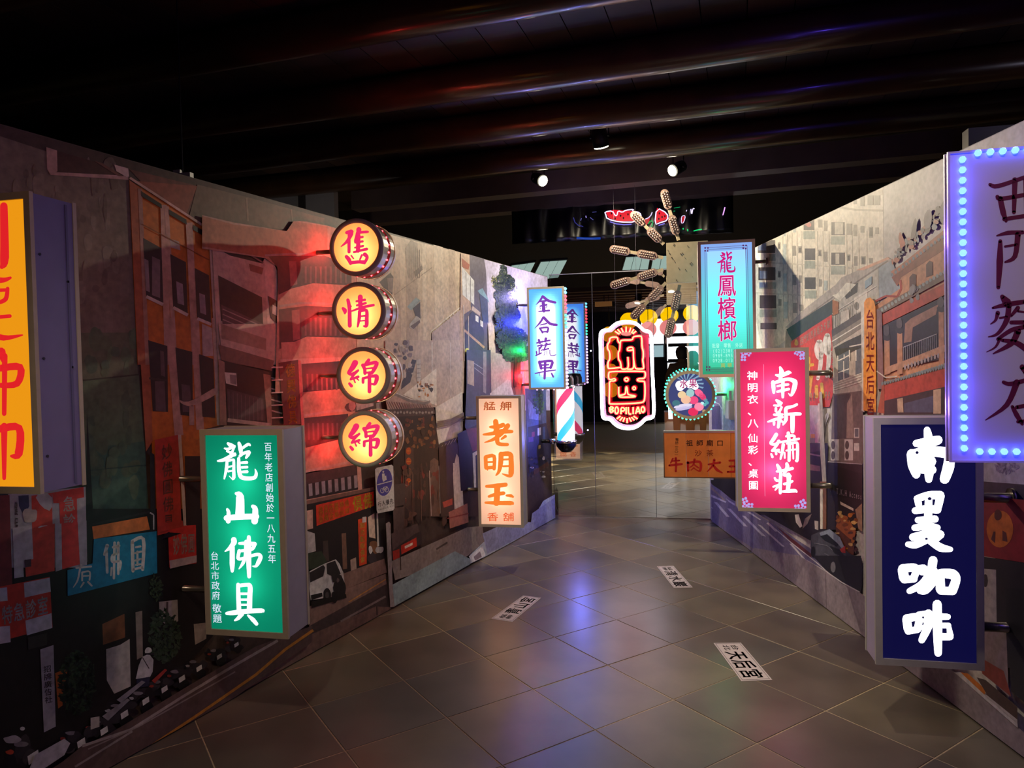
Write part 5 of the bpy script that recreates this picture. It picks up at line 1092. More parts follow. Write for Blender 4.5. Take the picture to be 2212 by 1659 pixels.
# ---- dark blue coffee sign, right
Y = 3.2
r, bx = lightbox('navy_sign', 'navy light-box sign with fat glowing white characters at the lower right', 'sign', ((1892, 903), (2126, 905), (2121, 1449), (1890, 1432)), Y, .16, '#101052', .5, .024, m_frame_g, mat('lilac_side2', '#a99cb8', .45, .2, noise=.05, nscale=12), arms=(.49, 1.02), wall='R', arm_r=.02)
VN = (1840, 900, 2.766)
wb = glint('#f4f2ff', 3.2); hole = glint('#101052', .5)
CH = ['450 80 34, 458 130 46, 462 185 60; 385 160 36, 455 155 56, 515 140 46; 360 225 54, 368 290 56, 385 345 42; 360 225 46, 450 208 50, 560 215 56, 588 235 46; 586 228 50, 578 300 58, 555 372 50; 400 270 56, 475 268 50; 400 312 46, 480 318 44; 460 200 54, 462 300 56, 460 375 36',
      '390 490 34, 460 470 40, 528 470 44; 530 475 42, 515 540 40; 395 500 36, 400 530 34; 378 562 34, 450 552 42, 512 556 40; 395 618 32, 498 612 36; 460 470 36, 455 640 44; 375 664 32, 450 655 40, 512 664 32; 365 720 38, 450 700 38, 528 705 44; 455 650 40, 440 730 42; 440 735 44, 380 765 38, 335 763 28; 470 742 38, 530 782 42, 590 793 26; 525 710 38, 482 748 38',
      '303 915 48, 312 960 52; 303 908 44, 370 902 42, 385 918 38, 372 960 36; 312 975 36, 372 970 36; 395 912 42, 430 905 36; 485 860 46, 470 930 44, 420 1000 38, 345 1042 30; 420 928 36, 492 922 40, 490 980 38, 440 1035 44, 405 1044 26; 528 942 42, 530 1030 48; 530 936 44, 600 942 52, 622 972 46, 602 1035 48; 532 1040 40, 605 1042 40',
      '328 1212 44, 336 1268 44; 328 1206 42, 398 1200 38, 394 1262 36; 336 1282 34, 394 1272 34; 458 1178 44, 455 1250 46, 418 1335 34; 398 1182 28, 450 1174 28; 402 1220 20, 450 1216 20; 402 1262 24, 450 1256 24; 510 1122 46, 512 1260 48, 516 1412 38; 532 1195 34, 574 1196 30; 532 1248 28, 578 1248 28; 580 1252 22, 588 1308 34; 532 1314 38, 588 1316 34']
for i, s in enumerate(CH): letters(r, Y, .16, strokes(VN, fatten(s, 1.18)), wb)
for (x, y, a, b) in ((390, 215, 10, 9), (465, 490, 12, 10), (446, 730, 9, 7)):
    letters(r, Y, .16, [[(VN[0] + (x + a * math.cos(t)) / VN[2], VN[1] + (y + b * math.sin(t)) / VN[2]) for t in [k * .628 for k in range(10)]]], hole, 'dark_cover', lift=.001)
clean(r)

# ---- white noodle sign with blue LED border, cut by the right edge
Y = 2.32
r, bx = lightbox('led_bordered_sign', 'white sign with dark red characters framed by bright blue LEDs at the right edge', 'sign', ((2049, 340), (2330, 300), (2330, 1010), (2054, 985)), Y, .03, '#7a5ac0', .06, .003, mat('white_acrylic', '#cfc6d8', .4), mat('white_acrylic', '#cfc6d8', .4), arms=(1.35, 2.0), wall='R', lip=.006)
x0, x1, z0, z1 = bx
obj('face_sheet', [(x0 + .003, Y + .003, z0 + .003), (x1 - .003, Y + .003, z0 + .003), (x1 - .003, Y + .003, z1 - .003), (x0 + .003, Y + .003, z1 - .003)], [(0, 1, 2, 3)], mat('white_sheet', '#d8d2e0', .35), r)
dr = mat('dark_red_paint', '#6a0a3c', .5)
for k, v in (('xi', (2030, 290, 4.742)), ('men', (2030, 290, 4.742)), ('mai', (2030, 600, 4.148)), ('dian', (2030, 600, 4.148))):
    print_polys('character', strokes(v, ST[k]), lambda a, b: on_y(a, b, Y + .0022), Vector(), dr, r)
bl = led_mesh('#3048ff', 14, .88)
zt = on_y(2082, 345, Y).z; zb = on_y(2078, 968, Y).z; xl = (on_y(2082, 345, Y).x + on_y(2078, 968, Y).x) / 2
for k in range(29): place('led_bulb', bl, (xl, Y - .004, zt + (zb - zt) * k / 28), r)
for k in range(9):
    place('led_bulb', bl, (xl + .04 + k * .0315, Y - .004, on_y(2112, 331, Y).z), r); place('led_bulb', bl, (xl + .04 + k * .0315, Y - .004, on_y(2106, 975, Y).z), r)
for (z, wt) in ((2.1, .12), (1.9, .12), (1.7, .12), (1.5, .12), (1.33, .12)):
    l = bpy.data.lights.new('led_glow', 'POINT'); l.energy = wt; l.color = (.16, .06, 1); l.shadow_soft_size = .05
    o = bpy.data.objects.new('led_glow', l); COL.objects.link(o); o.parent = r; o.location = Vector((xl + .01, Y - .06, z)) - r.location
sign_lamp(r, (x0 - .02, Y + .06, 1.95), 1.6, (.2, .1, 1), .03); sign_lamp(r, (x0 - .02, Y + .06, 1.45), 1.6, (.2, .1, 1), .03); sign_lamp(r, (xl + .15, Y + .05, on_y(2112, 331, Y).z + .09), 9, (.12, .06, 1), .05)  # lamps added outside the panel for LED spill on wall and beam
clean(r)

# ---- four round drum signs
DR = [((769, 534), 'jiu', 'topmost round lamp sign with an orange face and red LED rim', (710, 470, 6.147), (0, 0)),
      ((774, 671), 'qing', 'second round lamp sign from the top, orange face', (710, 470, 6.147), (0, 0)),
      ((784, 811), 'mian', 'third round lamp sign from the top, orange face', (720, 740, 6.147), (0, 0)),
      ((787.5, 949), 'mian', 'lowest round lamp sign, orange face above the printed cycle sign', (720, 740, 6.147), (15, 842))]
Y, TH, RD = 3.78, .20, .156
m_drum = mat('drum_metal', '#8a8078', .30, .5, noise=.06, nscale=20); m_rim = mat('drum_rim', '#cdb6a2', .5, 0)
lr = glint('#ff2a34', 1.0)
for (cp, key, lab, v, sh) in DR:
    c = on_y(*cp, Y); root = empty('round_lamp_sign', c + Vector((0, TH / 2, -RD)), lab, 'sign', 'four round lamp signs in a column')
    MB().lathe(c, [(RD - .001, .012), (RD, .02), (RD, TH * .42), (RD - .008, TH * .44), (RD - .008, TH * .60), (RD, TH * .62), (RD, TH - .02), (RD - .001, TH - .012)], 48, 'y').build('drum', m_drum, root, False)
    for s in (0, 1):
        y0 = 0 if s == 0 else TH
        d_ = 1 if s == 0 else -1
        MB().lathe(c, [(RD - .022, y0 + d_ * .012), (RD - .022, y0 - d_ * .003), (RD - .010, y0 - d_ * .008), (RD + .003, y0), (RD + .003, y0 + d_ * .018)], 48, 'y').build('rim', m_rim, root, True)
        q = [c + Vector(((RD - .02) * math.cos(k * math.pi / 24), y0 + d_ * .006, (RD - .02) * math.sin(k * math.pi / 24))) for k in range(48)]
        obj('face', q, [tuple(range(48))], backlit('#ff9848', .64, '#ffb478'), root)
    sign_lamp(root, c + Vector((.01, TH * .45, -.03)), 1.0, (1, .86, .6))
    pl = strokes((v[0] + sh[0] / v[2], v[1] + sh[1] / v[2], v[2]), fatten(ST[key], 1.25))
    print_polys('character', pl, lambda a, b: on_y(a, b, Y + .0045), Vector(), glint('#fa2a6a', .92), root)
    for k in range(22):
        a = 2 * math.pi * (k + .5) / 22
        place('led_bulb', led_mesh('#ff2a30', 22, .5), c + Vector(((RD - .004) * math.cos(a), TH * .52, (RD - .004) * math.sin(a))), root)
    MB().tube([(lx(Y + TH / 2), Y + TH / 2, c.z), (c.x - RD + .01, Y + TH / 2, c.z)], .013, 12).build('wall_arm', m_pipe, root, True)
    l = bpy.data.lights.new('led_glow', 'POINT'); l.energy = 6; l.color = (1, .04, .03); l.shadow_soft_size = .02
    o = bpy.data.objects.new('led_glow', l); COL.objects.link(o); o.parent = root; o.location = c + Vector((-RD - .035, TH * .52, 0)) - root.location
for k in range(3):
    a, b = on_y(*DR[k][0], Y), on_y(*DR[k + 1][0], Y)

# ---- unlit orange beef sign
Y = 6.25
a, b = on_y(1434, 932, Y), on_y(1640, 1033, Y)
r = empty('orange_board_sign', ((a.x + b.x) / 2, Y, b.z), 'unlit orange board sign with red brush characters behind the crimson sign', 'sign')
xe = rx(Y) - .01
for k in range(4):
    w_ = (xe - a.x) / 4; MB().box((a.x + k * w_ + .0012, Y, b.z), (a.x + (k + 1) * w_ - .0012, Y + .03, a.z)).build('board', mat('orange_board_%d' % (k % 2), ('#ee9040', '#e68638')[k % 2], .45, noise=.15, nscale=8), r)
MB().box((a.x - .004, Y - .006, a.z - .012), (xe, Y + .036, a.z + .004)).build('top_strip', mat('zinc', '#b0a8a4', .35, .6), r); MB().box((a.x - .004, Y - .004, b.z - .004), (xe, Y + .034, b.z + .006)).build('bottom_strip', mat('zinc2', '#8a6a50', .4, .5), r)
MB().box((a.x - .006, Y - .004, b.z - .004), (a.x + .003, Y + .034, a.z)).build('side_strip', mat('zinc2', '#8a6a50'), r)
VB = (1430, 780, 6.382)
Pt = lambda q, y=Y: on_y(q[0], q[1], y)
rp = mat('red_paint', '#c81e14', .5); bp_ = mat('brown_paint', '#4a2a1c', .5)
def paint(polys, m_, nm): print_polys(nm, polys, lambda p, q: on_y(p, q, Y - .0012), Vector(), m_, r)
def paint_text(text, quad, vertical, bold, m_, pad):
    tl, tr, br, bl = quad; n = len(text)
    for i, ch in enumerate(text):
        a, b = (i + pad) / n, (i + 1 - pad) / n
        q = (lerp2(tl, bl, a), lerp2(tr, br, a), lerp2(tr, br, b), lerp2(tl, bl, b)) if vertical else (lerp2(tl, tr, a), lerp2(tl, tr, b), lerp2(bl, br, b), lerp2(bl, br, a))
        paint(glyph_polys(ch, q, bold), m_, 'small_character')
NR_ = ST['niurou'].split('; ')
for a_, b_ in ((0, 4), (4, 10), (10, 13), (13, 17)): paint(strokes(VB, '; '.join(NR_[a_:b_])), rp, 'character')
paint_text('祖師廟口', vq(VB, (310, 1085), (870, 1085), (870, 1175), (310, 1175)), False, .03, bp_, .16)
paint_text('沙茶', vq(VB, (420, 1220), (740, 1220), (740, 1315), (420, 1315)), False, .01, mat('red_line', '#b83a24', .5), .18)
paint_text('電話二三〇一', vq(VB, (182, 1060), (232, 1060), (222, 1310), (172, 1310)), True, .02, bp_, .04)
paint_text('電話二三〇一', vq(VB, (1000, 1040), (1040, 1040), (1040, 1310), (1000, 1310)), True, .02, bp_, .04)

# ---- round fruit sign
Y, TH, RD = 6.9, .16, .222
c = on_y(1491, 853, Y); RD = (on_y(1543, 853, Y).x - on_y(1437, 853, Y).x) / 2
r = empty('round_fruit_sign', c + Vector((0, TH / 2, -RD)), 'round light-box sign picturing fruit with green LED rim', 'sign')
MB().lathe(c, [(RD, .012), (RD, TH - .012)], 48, 'y').build('drum', mat('drum_white', '#b0a898', .5), r, True)
for y0, d_ in ((0, 1), (TH, -1)): MB().lathe(c, [(RD - .024, y0 + d_ * .01), (RD - .024, y0 - d_ * .004), (RD + .004, y0 - d_ * .004), (RD + .004, y0 + d_ * .016)], 48, 'y').build('rim', mat('rim_tan', '#a8987c', .45, .2), r)
for y0 in (.004, TH - .004): obj('face', [c + Vector(((RD - .022) * math.cos(k * math.pi / 24), y0, (RD - .022) * math.sin(k * math.pi / 24))) for k in range(48)], [tuple(range(48))], glow('#3f4c8a', .7), r)
VB = (1430, 780, 6.382)
def ell(cx, cy, a, b, rot=0, n=20):
    return [(VB[0] + (cx + a * math.cos(t) * math.cos(rot) - b * math.sin(t) * math.sin(rot)) / VB[2], VB[1] + (cy + a * math.cos(t) * math.sin(rot) + b * math.sin(t) * math.cos(rot)) / VB[2]) for t in [2 * math.pi * k / n for k in range(n)]]
def fpr(poly, col, s, lift, nm): print_polys(nm, poly, lambda p, q: on_y(p, q, Y + .0035 - lift), Vector(), glint(col, s), r)
for k in range(9):
    a0 = -2.4 + k * .32; fpr([[(VB[0] + x / VB[2], VB[1] + y / VB[2]) for x, y in ((330, 300), (330 + 250 * math.cos(a0), 330 + 190 * math.sin(a0)), (330 + 240 * math.cos(a0 + .12), 330 + 180 * math.sin(a0 + .12)))]], '#8fb8d8', .8, .0002, 'printed_leaf')
for (cx, cy, a, b, ro, col, s) in ((275, 465, 58, 50, 0, '#f0d0a0', 1.0), (390, 440, 56, 56, 0, '#a8d8d8', .9), (510, 440, 70, 46, .7, '#ff6a9a', .95), (560, 490, 60, 40, .9, '#f0407a', .85), (330, 530, 70, 60, 0, '#f4c0a0', 1.0), (440, 540, 62, 56, 0, '#f24a82', 1.0), (195, 580, 55, 42, 0, '#4a8a98', .7), (290, 620, 130, 30, -.16, '#e4dcf4', 1.0), (300, 650, 120, 26, -.18, '#c8c0ec', .95), (510, 630, 66, 58, 0, '#ff8aa8', 1.05), (430, 700, 70, 56, 0, '#f02a60', .9), (600, 540, 28, 26, 0, '#5aa8b8', .8), (620, 575, 26, 24, 0, '#5ab8c0', .8), (590, 600, 24, 24, 0, '#68c8c8', .8), (555, 585, 26, 24, 0, '#b8f0f0', 1.1), (580, 690, 26, 24, 0, '#c8a878', .8)):
    fpr([ell(cx, cy, a, b, ro)], col, s, .0004, 'printed_fruit')
cloud = [ell(245, 330, 60, 60), ell(290, 320, 60, 60), ell(420, 310, 62, 66), ell(455, 350, 50, 46), ell(250, 370, 50, 44), ell(380, 320, 50, 56)]
fpr(cloud, '#f4f0ff', 1.4, .0006, 'lettering_outline')
fpr(text_polys('水果', vq(VB, (235, 245), (490, 235), (490, 370), (235, 380)), False, .03, .05), '#c83a80', .7, .0009, 'lettering')
for rr, yy in ((RD + .012, .06), (RD + .012, .12)):
    for k in range(40): a0 = 2 * math.pi * k / 40; place('led_bulb', led_mesh('#38f0b0', 6, .75), c + Vector((rr * math.cos(a0), yy, rr * math.sin(a0))), r)
MB().tube([(c.x + RD, Y + TH / 2, c.z), (rx(Y + TH / 2), Y + TH / 2, c.z)], .016, 12).build('wall_arm', m_pipe, r, True)
l = bpy.data.lights.new('led_glow', 'POINT'); l.energy = 1.6; l.color = (.03, 1, .35); l.shadow_soft_size = .03
o = bpy.data.objects.new('led_glow', l); COL.objects.link(o); o.parent = r; o.location = c + Vector((RD + .05, TH * .6, .08)) - r.location

# ---- barber pole
Y = 7.2
c = on_y(1222, 900, Y); RP = .088
r = empty('barber_pole', (c.x, Y, 0), 'lit barber pole with spiral red and blue stripes under the blue sign', 'barber pole'); zb, zt = on_y(1222, 952, Y).z, on_y(1222, 838, Y).z
r.location = (c.x, Y, zb - .1)
def barber():
    if 'barber' in _mats: return _mats['barber']
    mm = bpy.data.materials.new('spiral_cylinder'); mm.use_nodes = True; nt = mm.node_tree; b = nt.nodes['Principled BSDF']
    tc = nt.nodes.new('ShaderNodeTexCoord'); sp = nt.nodes.new('ShaderNodeSeparateXYZ'); nt.links.new(tc.outputs['Object'], sp.inputs[0])
    at = nt.nodes.new('ShaderNodeMath'); at.operation = 'ARCTAN2'; nt.links.new(sp.outputs[1], at.inputs[0]); nt.links.new(sp.outputs[0], at.inputs[1])
    d1 = nt.nodes.new('ShaderNodeMath'); d1.operation = 'MULTIPLY'; d1.inputs[1].default_value = 1 / (2 * math.pi); nt.links.new(at.outputs[0], d1.inputs[0])
    z1_ = nt.nodes.new('ShaderNodeMath'); z1_.operation = 'MULTIPLY'; z1_.inputs[1].default_value = -1.55; nt.links.new(sp.outputs[2], z1_.inputs[0])
    sm = nt.nodes.new('ShaderNodeMath'); sm.operation = 'MULTIPLY_ADD'; sm.inputs[1].default_value = 1; nt.links.new(d1.outputs[0], sm.inputs[0]); nt.links.new(z1_.outputs[0], sm.inputs[2])
    frc = nt.nodes.new('ShaderNodeMath'); frc.operation = 'FRACT'; nt.links.new(sm.outputs[0], frc.inputs[0])
    cr = nt.nodes.new('ShaderNodeValToRGB'); cr.color_ramp.interpolation = 'CONSTANT'; e = cr.color_ramp.elements
    e[0].position = 0; e[0].color = (1, .95, 1, 1); e[1].position = .33; e[1].color = (.03, .55, .95, 1)
    for p_, c_ in ((.5, (1, .95, 1, 1)), (.83, (.95, .03, .15, 1))): k = e.new(p_); k.color = c_
    nt.links.new(frc.outputs[0], cr.inputs[0]); nt.links.new(cr.outputs[0], b.inputs['Emission Color']); b.inputs['Emission Strength'].default_value = 1.25
    b.inputs['Base Color'].default_value = (.05, .05, .05, 1); _mats['barber'] = mm; return mm
MB().lathe((c.x, Y, 0), [(RP, zb), (RP, zt)], 32).build('striped_cylinder', barber(), r, True)
m_chrome = mat('chrome', '#c8c8d4', .08, 1); m_bl = mat('black_gloss', '#08080c', .12, .2)
MB().lathe((c.x, Y, 0), [(.0001, zb - .115), (.05, zb - .11), (RP * .85, zb - .085), (RP + .012, zb - .05), (RP + .016, zb - .02)], 32).build('base_cup', m_bl, r, True)
MB().lathe((c.x, Y, 0), [(RP + .016, zb - .02), (RP + .022, zb - .01), (RP + .016, zb + .006), (RP + .004, zb + .01)], 32).build('base_ring', m_chrome, r, True)
MB().lathe((c.x, Y, 0), [(RP + .004, zt - .006), (RP + .018, zt), (RP + .018, zt + .02), (RP, zt + .03)], 32).build('top_ring', m_chrome, r, True)
MB().lathe((c.x, Y, 0), [(RP, zt + .03), (RP * .98, zt + .09), (RP * .8, zt + .13), (.0001, zt + .14)], 32).build('top_cap', m_bl, r, True)
sign_lamp(r, (c.x + .13, Y - .10, zb + .03), 13, (.16, .18, 1), .006)  # blue lamp added beside the pole to carry its glow to the floor
zz = zb - .005
MB().tube([(lx(Y) + .008, Y, zz), (c.x - RP - .02, Y, zz)], .02, 12).build('wall_arm', m_bl, r, True); MB().lathe((c.x - RP - .05, Y, 0), [(.0001, zz - .03), (.03, zz - .025), (.034, zz), (.03, zz + .025), (.0001, zz + .03)], 16).build('arm_knob', m_chrome, r, True)
MB().tube([(lx(Y) + .008, Y, zt + .05), (c.x - RP - .01, Y, zt + .05)], .014, 12).build('wall_arm', m_bl, r, True)

# ---- neon sign on clear acrylic in front of the glass
Y = 7.42
VNE = (1290, 685, 6.638)
def ne(t): return [(VNE[0] + float(a.split(',')[0]) / VNE[2], VNE[1] + float(a.split(',')[1]) / VNE[2]) for a in t.split()]
cc = on_y(1353, 928, Y)
r = empty('neon_sign', cc, 'white-outlined neon sign with red and yellow tubes hung before the glass', 'neon sign')
out = ne('40,260 60,205 110,182 170,185 215,135 290,80 420,58 545,80 620,140 670,195 740,200 778,250 782,600 800,1000 815,1400 788,1450 690,1462 620,1540 530,1592 430,1602 320,1582 240,1530 190,1465 100,1460 70,1420 60,1000 45,500')
sm_ = chaikin(out, 2)
def clear_mat(name, tint, glossw):
    mm = bpy.data.materials.new(name); mm.use_nodes = True; nt = mm.node_tree; nt.nodes.clear(); o_ = nt.nodes.new('ShaderNodeOutputMaterial'); t_ = nt.nodes.new('ShaderNodeBsdfTransparent'); g_ = nt.nodes.new('ShaderNodeBsdfGlossy'); g_.inputs['Roughness'].default_value = .05
    t_.inputs[0].default_value = (*tint, 1); x_ = nt.nodes.new('ShaderNodeMixShader'); x_.inputs[0].default_value = glossw; nt.links.new(t_.outputs[0], x_.inputs[1]); nt.links.new(g_.outputs[0], x_.inputs[2]); nt.links.new(x_.outputs[0], o_.inputs[0]); return mm
cx_, cy_ = 1353, 812
bk = [on_y(a, b, Y + .03) for a, b in sm_]; n = len(bk)
obj('acrylic_back', bk + [p + Vector((0, .006, 0)) for p in bk], [tuple(range(n)), tuple(range(2 * n - 1, n - 1, -1))] + [(k, n + k, n + (k + 1) % n, (k + 1) % n) for k in range(n)], clear_mat('acrylic', (.80, .62, .66), .05), r)
MB().tube([on_y(a, b, Y) for a, b in sm_], .0145, 10, True).build('outer_tube', glow('#f6eaff', 15.0), r, True)
RED, YEL = glint('#ff0f2a', 1.8), glint('#ffc878', 2.4)
def neon(t, closed=False, rr=.0062, it=2):
    q = ne(t); q = chaikin(q, it, closed) if len(q) > 2 else q
    if not closed and len(q) > 2: q = [ne(t)[0]] + q + [ne(t)[-1]]
    MB().tube([on_y(a, b, Y + .006) for a, b in q], rr, 8, closed).build('neon_tube', YEL, r, True)
    MB().tube([on_y(a, b, Y + .024) for a, b in q], rr * 2.5, 6, closed).build('red_halo_tube', RED, r, True)  # wider red glowing tube behind, added as the red halo
for t in ('335,722 170,740 155,725 155,640 185,610 180,490 150,460 150,385 180,355 180,295 275,285 295,300 298,350 330,380', '345,735 335,640 305,610 300,500 325,480 330,350 350,330 490,330 510,315 515,280 610,270 640,280 642,440 660,480 660,590 650,610 670,730 650,745 560,745 540,720 520,600 520,450 500,430 440,440 430,470 450,482 520,470',
          '345,735 370,750 420,745 450,720 440,570', '430,747 500,750 525,720 525,620', '310,1000 310,1130 330,1150 540,1145 552,1130 450,1115 435,1090 428,1000 412,1000 408,1090 390,1112 315,1122'): neon(t)
neon('165,890 165,800 185,780 670,775 690,795 690,850 670,882 590,885 572,900 590,918 665,918 685,935 685,1190 640,1235 190,1250 172,1235 180,1000 175,915 250,918 268,900 250,880 200,897', True)
def circ(cx, cy, a, b, n=14): return ' '.join('%f,%f' % (cx + a * math.cos(2 * math.pi * k / n), cy + b * math.sin(2 * math.pi * k / n)) for k in range(n))
neon(circ(420, 895, 25, 24), True, .006, 0); neon(circ(530, 1020, 20, 20), True, .006, 0)
for t in ('185,1290 185,1370 232,1352 234,1335 190,1326 232,1308 226,1290 187,1287', '340,1392 340,1297 390,1300 392,1345 345,1350', '415,1290 415,1392', '446,1290 450,1390 490,1390', '516,1290 516,1392', '550,1388 580,1290 590,1290 617,1388', '560,1356 606,1350'): neon(t, False, .0068, 1)
neon(circ(280, 1336, 24, 48), True, .0068, 0); neon(circ(655, 1325, 24, 38), True, .0068, 0)
for t in ('255,205 320,245', '292,175 338,228', '345,155 372,215', '415,135 415,215', '482,150 462,215', '525,172 492,228', '560,200 508,240', '335,1420 280,1460', '365,1435 322,1485', '395,1440 370,1500', '430,1450 430,1520', '460,1440 490,1500', '490,1435 535,1480', '520,1420 580,1460'): neon(t, False, .0066)
print_polys('sun_disc', [ne('330,240 360,215 420,205 470,215 500,240 470,262 415,268 360,260')], lambda a, b: on_y(a, b, Y + .012), Vector(), glint('#ff8a80', 1.0), r)
print_polys('red_panel', [ne('585,275 735,250 745,600 750,1000 752,1400 720,1410 700,1250 700,760 690,480')], lambda a, b: on_y(a, b, Y + .0275), Vector(), mat('red_vinyl', '#8a0f2a', .4), r)
for px_ in (1330, 1376):
    p = on_y(px_, 700, Y + .02); MB().tube([p, Vector((p.x, p.y, BZ + .02))], .0011, 6).build('hanging_wire', mat('wire', '#55505a', .4, .7), r)

# ---- sunburst lamp with bulb paddles behind the cyan sign
Y = 6.35
r = empty('sunburst_sign', on_y(1480, 610, Y), 'unlit sunburst sign of bulb-studded paddles around a square plate', 'sign')
m_cr = mat('cream_board', '#b8a888', .55, noise=.08, nscale=25); m_pad = mat('bulb_paddle', '#a08478', .5, noise=.1, nscale=40); m_bulb = mat('clear_bulb', '#d8c4b8', .08, .35, spec=.9)
a, b = on_y(1439, 526, Y), on_y(1530, 608, Y)
MB().box((a.x, Y - .03, b.z), (b.x, Y + .03, a.z)).build('plate', m_cr, r)
MB().box((b.x - .01, Y - .012, (a.z + b.z) / 2 - .02), (rx(Y) , Y + .012, (a.z + b.z) / 2 + .02)).build('wall_bracket', m_pipe, r)
random.seed(3)
for _ in range(16):
    p = Vector((random.uniform(a.x + .01, b.x - .1), Y - .031, random.uniform(b.z + .01, a.z - .01))); MB().tube([p, p + Vector((0, -.002, 0))], random.uniform(.002, .005), 8).build('screw_hole', mat('rust', '#4a3424', .7), r)
ctr = on_y(1478, 566, Y)
sp_me = bpy.data.meshes.new('bulb'); tmp = MB().lathe((0, 0, 0), [(.0001, -.008), (.0055, -.0055), (.0075, 0), (.0055, .0055), (.0001, .008)], 8); sp_me.from_pydata([tuple(v) for v in tmp.v], [], tmp.f); sp_me.materials.append(m_bulb)
for (p0, p1) in (((1468, 526), (1433, 410)), ((1439, 533), (1364, 459)), ((1440, 558), (1317, 537)), ((1440, 580), (1318, 618)), ((1444, 605), (1364, 688)), ((1470, 608), (1442, 730))):
    A, B = on_y(*p0, Y), on_y(*p1, Y); d = (B - A); L_ = d.length; d.normalize(); nrm = Vector((0, 1, 0)); s = d.cross(nrm).normalized()
    arm = MB().obox((A + B) / 2, d * (L_ / 2 - .03), s * .013, nrm * .012).build('arm', m_cr, r)
    for (t0, t1) in ((.16, .52), (.64, 1.0)):
        pts = []; hw = .034; c0, c1 = A + d * (L_ * t0 + hw), A + d * (L_ * t1 - hw)
        for k in range(7): q = math.pi / 2 + math.pi * k / 6; pts.append(c0 + d * hw * math.cos(q) + s * hw * math.sin(q))
        for k in range(7): q = -math.pi / 2 + math.pi * k / 6; pts.append(c1 + d * hw * math.cos(q) + s * hw * math.sin(q))
        n = len(pts); pd = obj('paddle', [p - nrm * .016 for p in pts] + [p + nrm * .016 for p in pts], [tuple(range(n)), tuple(range(2 * n - 1, n - 1, -1))] + [(k, n + k, n + (k + 1) % n, (k + 1) % n) for k in range(n)], m_pad, arm)
        mb = MB(); m_ = int((c1 - c0).length / .021) + 1
        for i in range(m_ + 1):
            for j in (-1, 0, 1):
                p = c0 + (c1 - c0) * (i / m_) + s * (.019 * j) + d * (.01 if j == 0 else 0) - nrm * .018
                mb.lathe(p, [(.0001, -.007), (.0055, -.0045), (.0072, 0), (.0055, .003)], 6, 'y')
        bo = mb.build('bulbs', m_bulb, arm, True); bo['kind'] = 'stuff'
random.seed(9)
# ------------------------------------------------------------------ ceiling spotlights
def spotlight(px, Y, aim, lab, lit=True, watt=60, ang=60, rad=.055, col=(1, .86, .62)):
    c = on_y(*px, Y); d = (Vector(aim) - c).normalized()
    r = empty('spotlight', c, lab, 'spotlight', 'ceiling track spotlights')
    a = d.cross(Vector((0, 0, 1))).normalized()
    body = c - d * .01
    MB().tube([body - d * .15, body - d * .14, body - d * .05, body], [rad * .55, rad * .95, rad * 1.05, rad * 1.05], 20).build('housing', m_black, r, True)
    n = 20; b = a.cross(d)
    obj('lens', [c + d * .001 + (a * math.cos(k * .31416) + b * math.sin(k * .31416)) * rad * .92 for k in range(n)], [tuple(range(n))], glint('#fff2d0', 14) if lit else mat('dark_lens', '#1a1712', .2), r)
    piv = body - d * .08
    for s in (-1, 1):
        MB().tube([piv + a * s * (rad + .004), piv + a * s * (rad + .022)], .012, 10).build('tilt_knob', m_black, r, True)
        MB().tube([piv + a * s * (rad + .012), piv + a * s * (rad + .012) + Vector((0, 0, .13))], .005, 6).build('yoke_arm', m_black, r)
    t = piv + Vector((0, 0, .13))
    MB().tube([t - a * (rad + .014), t + a * (rad + .014)], .006, 6).build('yoke_bar', mat('yoke_steel', '#8c8590', .4, .6), r)
    MB().obox(t + Vector((0, 0, .03)) + a * .09, a * .09, a.cross(Vector((0, 0, 1))).normalized() * .014, Vector((0, 0, .012))).build('adapter', mat('adapter_grey', '#8a8088', .5), r)
    MB().tube([t, Vector((t.x, t.y, BZ + .2))], .006, 6).build('stem', m_black, r)
    o = spot(c + d * .012, aim, watt, col, ang, .55, .03, 'spot_beam'); o.parent = r; o.location = d * .012
    return r
spotlight((1173, 391), 7.0, on_right(1840, 700), 'left of the two glaring lit spotlights under the beams', True, 430, 62)
spotlight((1452, 369), 7.0, on_left(950, 610), 'right of the two glaring lit spotlights under the beams', True, 300, 50)
spotlight((1299, 318), 6.15, on_z(1420, 1100), 'black spotlight seen from behind against a warm lit beam', True, 230, 120, .065)
spotlight((1377, 655), 12.0, (-.9, 11.4, 0), 'small bright spotlight behind the glass, left of pair', True, 700, 80, .05)
spotlight((1450, 630), 11.2, (.1, 10.4, 0), 'small bright spotlight behind the glass, right of pair', True, 650, 80, .05)
# small grey clip on top of the left partition
p = on_y(392, 378, 3.4); o = MB().box((p.x - .05, 3.4, p.z - .012), (p.x + .05, 3.43, p.z + .012)).box((p.x - .05, 3.4, p.z - .012), (p.x - .01, 3.42, p.z + .03)).build('ceiling_clip', mat('clip_grey', '#8a8a8c', .5), None)
MB().tube([(p.x, 3.41, p.z + .02), (p.x, 3.41, BZ + .2)], .004, 6).build('clip_rod', m_black, o)
tag(o, 'small pale clip hanging above the left partition', 'clip')

